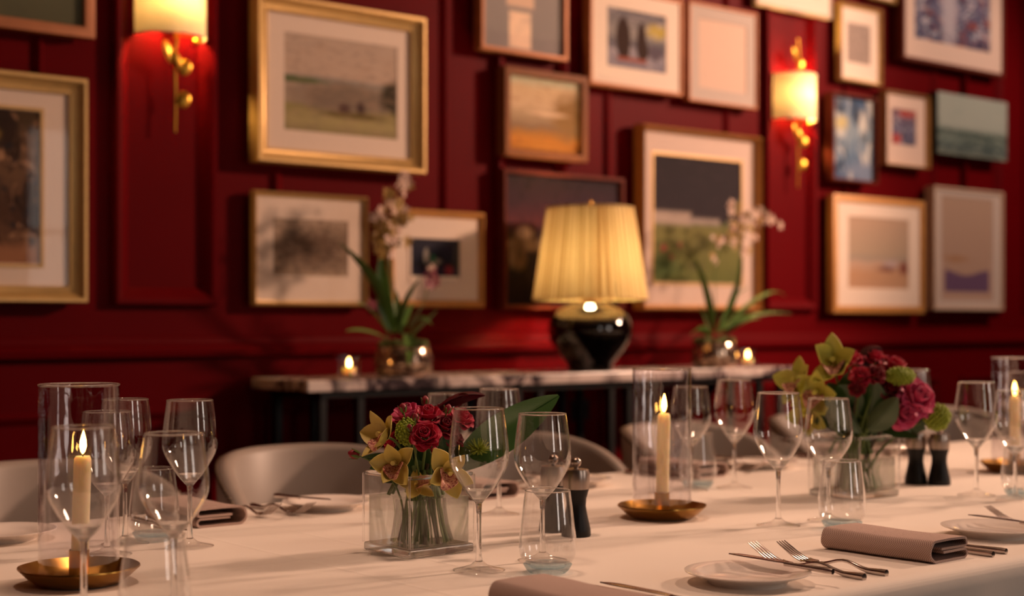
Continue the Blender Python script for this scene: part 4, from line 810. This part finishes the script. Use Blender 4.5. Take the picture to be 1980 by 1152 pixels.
CYM = {m_: (petal_mesh(0.0125, 0.042, 0.35, 0.35, m_, 7, 0.35, 0.0008), petal_mesh(0.0155, 0.040, 0.45, 0.25, m_, 7, 0.25, 0.0008)) for m_ in ('cymbid', 'cymbid_green')}
LIP = petal_mesh(0.0115, 0.026, 0.7, 1.5, 'lip', 7, 0.0, 0.0008)
def cymbidium(b, px, py, off, rpx, mat, lab, d, roll=0.0, grp='cymbidium orchids in the near vase', op=(1.15, 1.15, 1.25)):
    o = b.start('orchid_flower', lab, 'orchid', px, py, off, grp); dr = b.dirn(d); s = (1.25 if b.dv < 2.6 else 1.32)*rpx*(b.dv+off)/F/0.040; Mx = b.L @ b.frame(dr, roll) @ Matrix.Scale(s, 4); na, wi = CYM[mat]
    for k in range(5):
        a = pi+2*pi*k/5; link('petal', wi if k % 2 else na, o, Mx @ Matrix.Rotation(a, 4, 'Z') @ T(0, -0.002, 0) @ Matrix.Rotation(op[k % 3]+random.uniform(-0.35, 0.3), 4, 'X') @ Matrix.Rotation(random.uniform(-0.25, 0.25), 4, 'Y'))
    link('lip', LIP, o, Mx @ T(0, -0.002, 0.001) @ Matrix.Rotation(0.5, 4, 'X') @ Matrix.Scale(1.3, 4))
    link('column', MB().tube([(0, 0.002, -0.002), (0, 0.004, 0.008), (0, 0.001, 0.016)], [0.003, 0.0032, 0.0036], 8).mesh('column', mat, 60), o, Mx)
    b.stem(o, dr, 0.0022, 'stem', b.p-dr*0.003)
def leaf_thing(b, p0, p1, off0, off1, wpx, mat, lab, bend=(0, 0, 0), grp='leaves in the near vase', fold=0.3, tw=0.0, name='leaf_blade'):
    b.lift = 0.07 if name == 'filler_leaf' else 0.0
    o = b.start(name, lab, 'leaf', p0[0], p0[1], off0, grp); A_ = b.p.copy(); B_ = atd(p1[0], p1[1], b.dv+off1); w = wpx*(b.dv+off1)/F/2
    dirn = (B_-A_).normalized(); side = dirn.cross(FW).normalized(); side = (side*cos(tw)+side.cross(dirn)*sin(tw)).normalized(); nrm = side.cross(dirn); mid = (A_+B_)/2+Vector(bend)
    def f(u, v):
        s_ = (u-0.5)*2; c = A_*(1-v)**2+mid*2*v*(1-v)+B_*v*v; ww = w*math.sin(pi*(0.04+0.95*v**0.9))**0.75; return b.L @ (c+side*ww*s_+nrm*ww*(abs(s_)*fold+0.04*sin(9*v+3*s_)))
    link('blade', MB().grid(f, 8, 16).mesh('blade', mat, 70, thick=0.0007), o)
    link('midrib', MB().tube([b.L @ (A_*(1-v)**2+mid*2*v*(1-v)+B_*v*v) for v in [k/10 for k in range(11)]], [0.0013-0.001*k/10 for k in range(11)], 6).mesh('midrib', mat, 60), o)
    b.stem(o, dirn, 0.002, 'stem', A_); b.lift = 0.0
def pompom(b, px, py, off, rpx, mat, lab, grp, sc=(1, 1, 1), n=150, name='pompom_flower', spiky=False):
    o = b.start(name, lab, 'flower', px, py, off, grp); dr = b.dirn(); r = rpx*(b.dv+off)/F; mb = MB()
    for k in range(n):
        z = 1-2*(k+0.5)/n; t = k*2.39996; q = Vector((math.sqrt(1-z*z)*cos(t)*sc[0], math.sqrt(1-z*z)*sin(t)*sc[1], z*sc[2]))
        if spiky: mb.tube([q*r*0.15, q*r*0.6, q*r*0.95+Vector((0, 0, r*0.15))], [0.0012, 0.001, 0.0006], 5)
        else: mb.ball(tuple(q*r*(0.85+0.15*random.random())), r*0.13, 3)
    if not spiky: mb.ball((0, 0, 0), r*0.8, 8, sc)
    link('florets', mb.mesh('florets', mat, 60), o, b.L @ T(*b.p)); o.children[0]['kind'] = 'stuff'; b.stem(o, dr, 0.002, 'stem')
def vase(c, half, hgt, water, lab):
    o = thing('glass_vase', lab, 'vase', c); th = 0.006; hb = 0.014
    mb = MB(); H2 = half-th
    sq = lambda h_, z: [(-h_, -h_, z), (h_, -h_, z), (h_, h_, z), (-h_, h_, z)]
    vs_ = sq(half, hb)+sq(half, hgt)+sq(H2, hgt)+sq(H2, hb); fs = []
    for k in range(3):
        for i in range(4): j = (i+1) % 4; fs.append((k*4+i, k*4+j, k*4+4+j, k*4+4+i))
    mb.add(vs_, fs); link('wall', mb.mesh('wall', 'vase_glass', 0), o)
    b_ = link('base', MB().box(-half, half, -half, half, 0.0008, hb).mesh('base', 'vase_base', 0), o); bv = b_.modifiers.new('bevel', 'BEVEL'); bv.width = 0.003; bv.segments = 3
    rp = [(-half, -half), (half, -half), (half, half), (-half, half)]; e_ = 0.0016
    for i in range(4):
        (xa, ya), (xb, yb) = rp[i], rp[(i+1) % 4]; k_ = (half-0.003)/half; link('rim', MB().tube([(xa*k_, ya*k_, hgt), (xb*k_, yb*k_, hgt)], 0.0030, 10).mesh('rim', 'solid_glass', 60), o); link('corner_edge', MB().tube([(xa, ya, hb), (xa, ya, hgt)], e_, 8).mesh('corner_edge', 'solid_glass', 60), o)
    wl = MB().box(-H2+0.0005, H2-0.0005, -H2+0.0005, H2-0.0005, hb+0.0005, water); link('water', wl.mesh('water', 'water', 0), o)
a_ = onz(710, 1063); b2 = onz(910, 1067); VC1 = (a_+b2)/2
B1 = Bq(VC1, 0.060, (VC1-CAM).dot(FW)); vase(VC1, 0.061, 0.120, 0.086, 'square clear glass vase of water under the near bouquet')
VC2 = onz(1651, 958); B2 = Bq(VC2, 0.062, (VC2-CAM).dot(FW)); vase(VC2, 0.064, 0.122, 0.080, 'square clear glass vase of water under the far bouquet')
# near bouquet
rose(B1, 788, 800, 0.0, 33, 'rose_pink', 'magenta rose at the top left of the near bouquet', (-0.2, 1, 0.5)); rose(B1, 829, 802, -0.01, 30, 'rose', 'crimson rose at the top centre of the near bouquet', (0.1, 1, 0.5))
rose(B1, 822, 840, -0.06, 29, 'rose', 'crimson rose at the very front of the near bouquet', (0, 0.6, 1)); rose(B1, 862, 822, -0.02, 25, 'rose_dark', 'dark red rose right of the centre of the near bouquet', (0.3, 0.8, 0.8))
rose(B1, 892, 806, 0.0, 27, 'rose', 'red rose seen through the wine glass, right of the near bouquet', (0.5, 0.9, 0.5)); rose(B1, 757, 852, 0.0, 22, 'rose', 'red rose half hidden behind the left orchid', (-0.8, 0.5, 0.4)); rose(B1, 855, 795, 0.05, 24, 'rose_dark', 'dark red rose at the back of the near bouquet', (0.1, 1, -0.1))
rose(B1, 880, 850, 0.02, 24, 'rose_dark', 'dark red rose low behind the wine glass in the near bouquet', (0.7, 0.5, 0.3))
for (x, y, of, r, d, l) in ((684, 878, -0.02, 10, (-1, 0.35, 0.3), 'closed rose bud sticking out at the far left of the near bouquet'), (822, 774, 0.02, 8, (0.05, 1, 0.1), 'closed rose bud at the very top of the near bouquet'), (779, 788, -0.04, 8, (-0.15, 1, 0.4), 'closed rose bud before the magenta rose'), (803, 806, -0.06, 7, (0, 1, 0.6), 'closed rose bud between the magenta and crimson roses'), (840, 871, -0.07, 8, (0.2, 0.6, 1), 'closed rose bud below the front crimson rose'), (866, 790, -0.02, 8, (0.3, 1, 0.3), 'closed rose bud at the upper right of the near bouquet'), (792, 826, -0.06, 6, (-0.2, 1, 0.4), 'tiny rose bud over the green umbel')):
    bud(B1, x, y, of, r, l, d, 'rose buds in the near vase')
cymbidium(B1, 748, 845, -0.03, 46, 'cymbid', 'yellow orchid with spotted pink lip facing left in the near bouquet', (-0.85, 0.25, 0.65), 0.4, op=(0.75, 0.95, 0.8)); cymbidium(B1, 766, 898, -0.07, 42, 'cymbid', 'yellow orchid hanging over the left rim of the near vase', (-0.25, 0.15, 1), 0.2, op=(0.8, 0.95, 0.75))
cymbidium(B1, 862, 912, -0.08, 44, 'cymbid', 'yellow orchid with peach lip hanging over the right rim of the near vase', (0.45, -0.15, 1), -0.5, op=(0.9, 1.15, 0.8))
cymbidium(B1, 806, 940, -0.045, 30, 'cymbid', 'yellow orchid pressed behind the front glass of the near vase', (0.1, 0.7, 0.8), 1.4, op=(1.3, 1.2, 1.4))
pompom(B1, 786, 834, -0.04, 22, 'lime', 'lime green flower umbel in the middle of the near bouquet', 'green flowers in the near vase', (1, 1, 1.25), 120); pompom(B1, 925, 867, 0.03, 26, 'lime', 'spidery lime green bloom under the big leaf', 'green flowers in the near vase', (1, 1, 0.7), 46, 'spider_bloom', True)
leaf_thing(B1, (880, 905), (1080, 764), 0.02, 0.10, 78, 'leaf_big', 'big pointed green leaf reaching right from the near bouquet', (0, 0, 0.012), fold=0.22, tw=0.35)
leaf_thing(B1, (842, 792), (938, 764), 0.03, 0.02, 26, 'burgundy', 'curled burgundy leaf on top of the near bouquet', (0, 0, 0.02), fold=0.6, tw=0.6); leaf_thing(B1, (880, 790), (905, 762), 0.03, 0.02, 18, 'burgundy', 'short burgundy leaf tip on top of the near bouquet', (0, 0, 0.01), fold=0.5)
fol1 = [((800, 905), (715, 905), 30), ((805, 915), (738, 930), 30), ((812, 925), (745, 872), 44), ((815, 925), (768, 842), 46), ((815, 925), (795, 822), 50), ((820, 925), (832, 815), 50), ((825, 925), (862, 832), 50), ((830, 925), (892, 842), 50), ((832, 925), (908, 872), 46), ((832, 930), (890, 915), 40), ((815, 930), (812, 872), 44), ((825, 930), (845, 872), 46), ((805, 925), (778, 892), 40), ((800, 900), (700, 884), 16), ((830, 925), (868, 888), 40)]
for i, (a, c, w) in enumerate(fol1): leaf_thing(B1, a, c, -0.005+0.01*(i % 3), -0.035+0.018*(i % 4), w*1.25, 'leaf', 'dark green filler leaf between the flowers of the near bouquet', (0, 0, 0.01), 'filler leaves of the near bouquet', 0.3, 0.5-0.3*(i % 4), 'filler_leaf')
# far bouquet
G2 = 'roses in the far vase'
for (x, y, of, r, m_, d, l) in ((1640, 692, 0.0, 27, 'rose', (-0.2, 1, 0.3), 'red rose at the upper left of the far bouquet'), (1693, 690, 0.02, 22, 'rose', (0, 1, 0.2), 'red rose at the top of the far bouquet'), (1730, 708, 0.0, 31, 'rose', (0.4, 1, 0.4), 'red rose at the upper right of the far bouquet'),
    (1664, 726, -0.05, 21, 'rose', (-0.2, 0.7, 1), 'small red rose in the front centre of the far bouquet'), (1693, 722, -0.05, 20, 'rose_dark', (0.1, 0.8, 1), 'small dark red rose beside the front centre of the far bouquet'), (1657, 750, -0.06, 16, 'rose_dark', (-0.2, 0.4, 1), 'small dark red rose low in the front of the far bouquet'),
    (1774, 768, -0.04, 40, 'rose_pink', (0.45, 0.5, 1), 'large open pink rose at the right of the far bouquet'), (1748, 796, -0.05, 34, 'rose_pink', (0.2, 0.0, 1), 'pink rose hanging over the right rim of the far vase'), (1722, 752, -0.03, 24, 'rose_dark', (0.1, 0.5, 1), 'dark red rose between the green pompoms and the pink roses'), (1700, 742, 0.0, 22, 'rose_dark', (0, 0.8, 0.8), 'dark red rose in the middle of the far bouquet')):
    rose(B2, x, y, of, r, m_, l, d, G2)
leaf_thing(B2, (1660, 715), (1705, 672), 0.02, 0.03, 36, 'burgundy', 'dark burgundy leaf arching over the top of the far bouquet', (0, 0, 0.03), 'burgundy leaves', 0.5, 0.5); leaf_thing(B2, (1715, 730), (1765, 755), -0.03, -0.02, 30, 'burgundy', 'dark burgundy leaf above the big pink rose', (0, 0, 0.03), 'burgundy leaves', 0.5, 0.5)
pompom(B2, 1811, 806, -0.02, 26, 'lime', 'round lime green pompom flower at the right of the far bouquet', 'green flowers in the far vase'); pompom(B2, 1740, 727, -0.04, 22, 'lime', 'lime green flower tuft between the red roses of the far bouquet', 'green flowers in the far vase', (1.3, 1.3, 0.8))
GO = 'cymbidium orchids in the far vase'
cymbidium(B2, 1545, 742, 0.0, 40, 'cymbid_green', 'yellow green orchid at the far left of the far bouquet', (-0.75, 0.4, 0.6), 0.3, GO); cymbidium(B2, 1612, 706, -0.02, 46, 'cymbid_green', 'yellow green orchid with upright petal in the far bouquet', (-0.3, 0.5, 0.9), 0.1, GO, (0.9, 0.8, 0.9))
cymbidium(B2, 1580, 762, -0.03, 40, 'cymbid_green', 'yellow green orchid low at the left of the far bouquet', (-0.5, 0.1, 0.9), -0.3, GO); cymbidium(B2, 1565, 800, 0.0, 34, 'cymbid_green', 'yellow green orchid just above the rim of the far vase', (-0.7, -0.2, 0.6), 0.5, GO)
leaf_thing(B2, (1680, 830), (1735, 768), -0.06, -0.08, 52, 'leaf_grey', 'folded grey green leaf at the front of the far bouquet', (0, 0, 0.0), fold=0.5, tw=0.6, grp='leaves in the far vase'); leaf_thing(B2, (1665, 835), (1595, 770), -0.05, -0.07, 44, 'leaf_grey', 'grey green leaf leaning left at the front of the far bouquet', (0, 0, 0.02), fold=0.5, tw=-0.5, grp='leaves in the far vase')
fol2 = [((1660, 800), (1620, 745), 40), ((1660, 800), (1660, 760), 36), ((1670, 800), (1700, 770), 40), ((1690, 810), (1790, 830), 40), ((1690, 815), (1775, 845), 30), ((1640, 810), (1575, 815), 34), ((1650, 810), (1600, 740), 34), ((1680, 800), (1720, 735), 36), ((1700, 815), (1760, 800), 36), ((1640, 800), (1640, 720), 34), ((1690, 780), (1760, 720), 30), ((1680, 770), (1790, 745), 22), ((1680, 840), (1690, 735), 52), ((1660, 840), (1638, 745), 52), ((1700, 840), (1742, 765), 52), ((1690, 845), (1725, 800), 56), ((1640, 840), (1600, 790), 46), ((1720, 830), (1792, 812), 44), ((1670, 845), (1668, 780), 56)]
for i, (a, c, w) in enumerate(fol2): leaf_thing(B2, a, c, -0.01+0.012*(i % 3), -0.04+0.02*(i % 4), w*1.3, 'leaf', 'dark green filler leaf between the flowers of the far bouquet', (0, 0, 0.01), 'filler leaves of the far bouquet', 0.3, 0.5-0.3*(i % 4), 'filler_leaf')
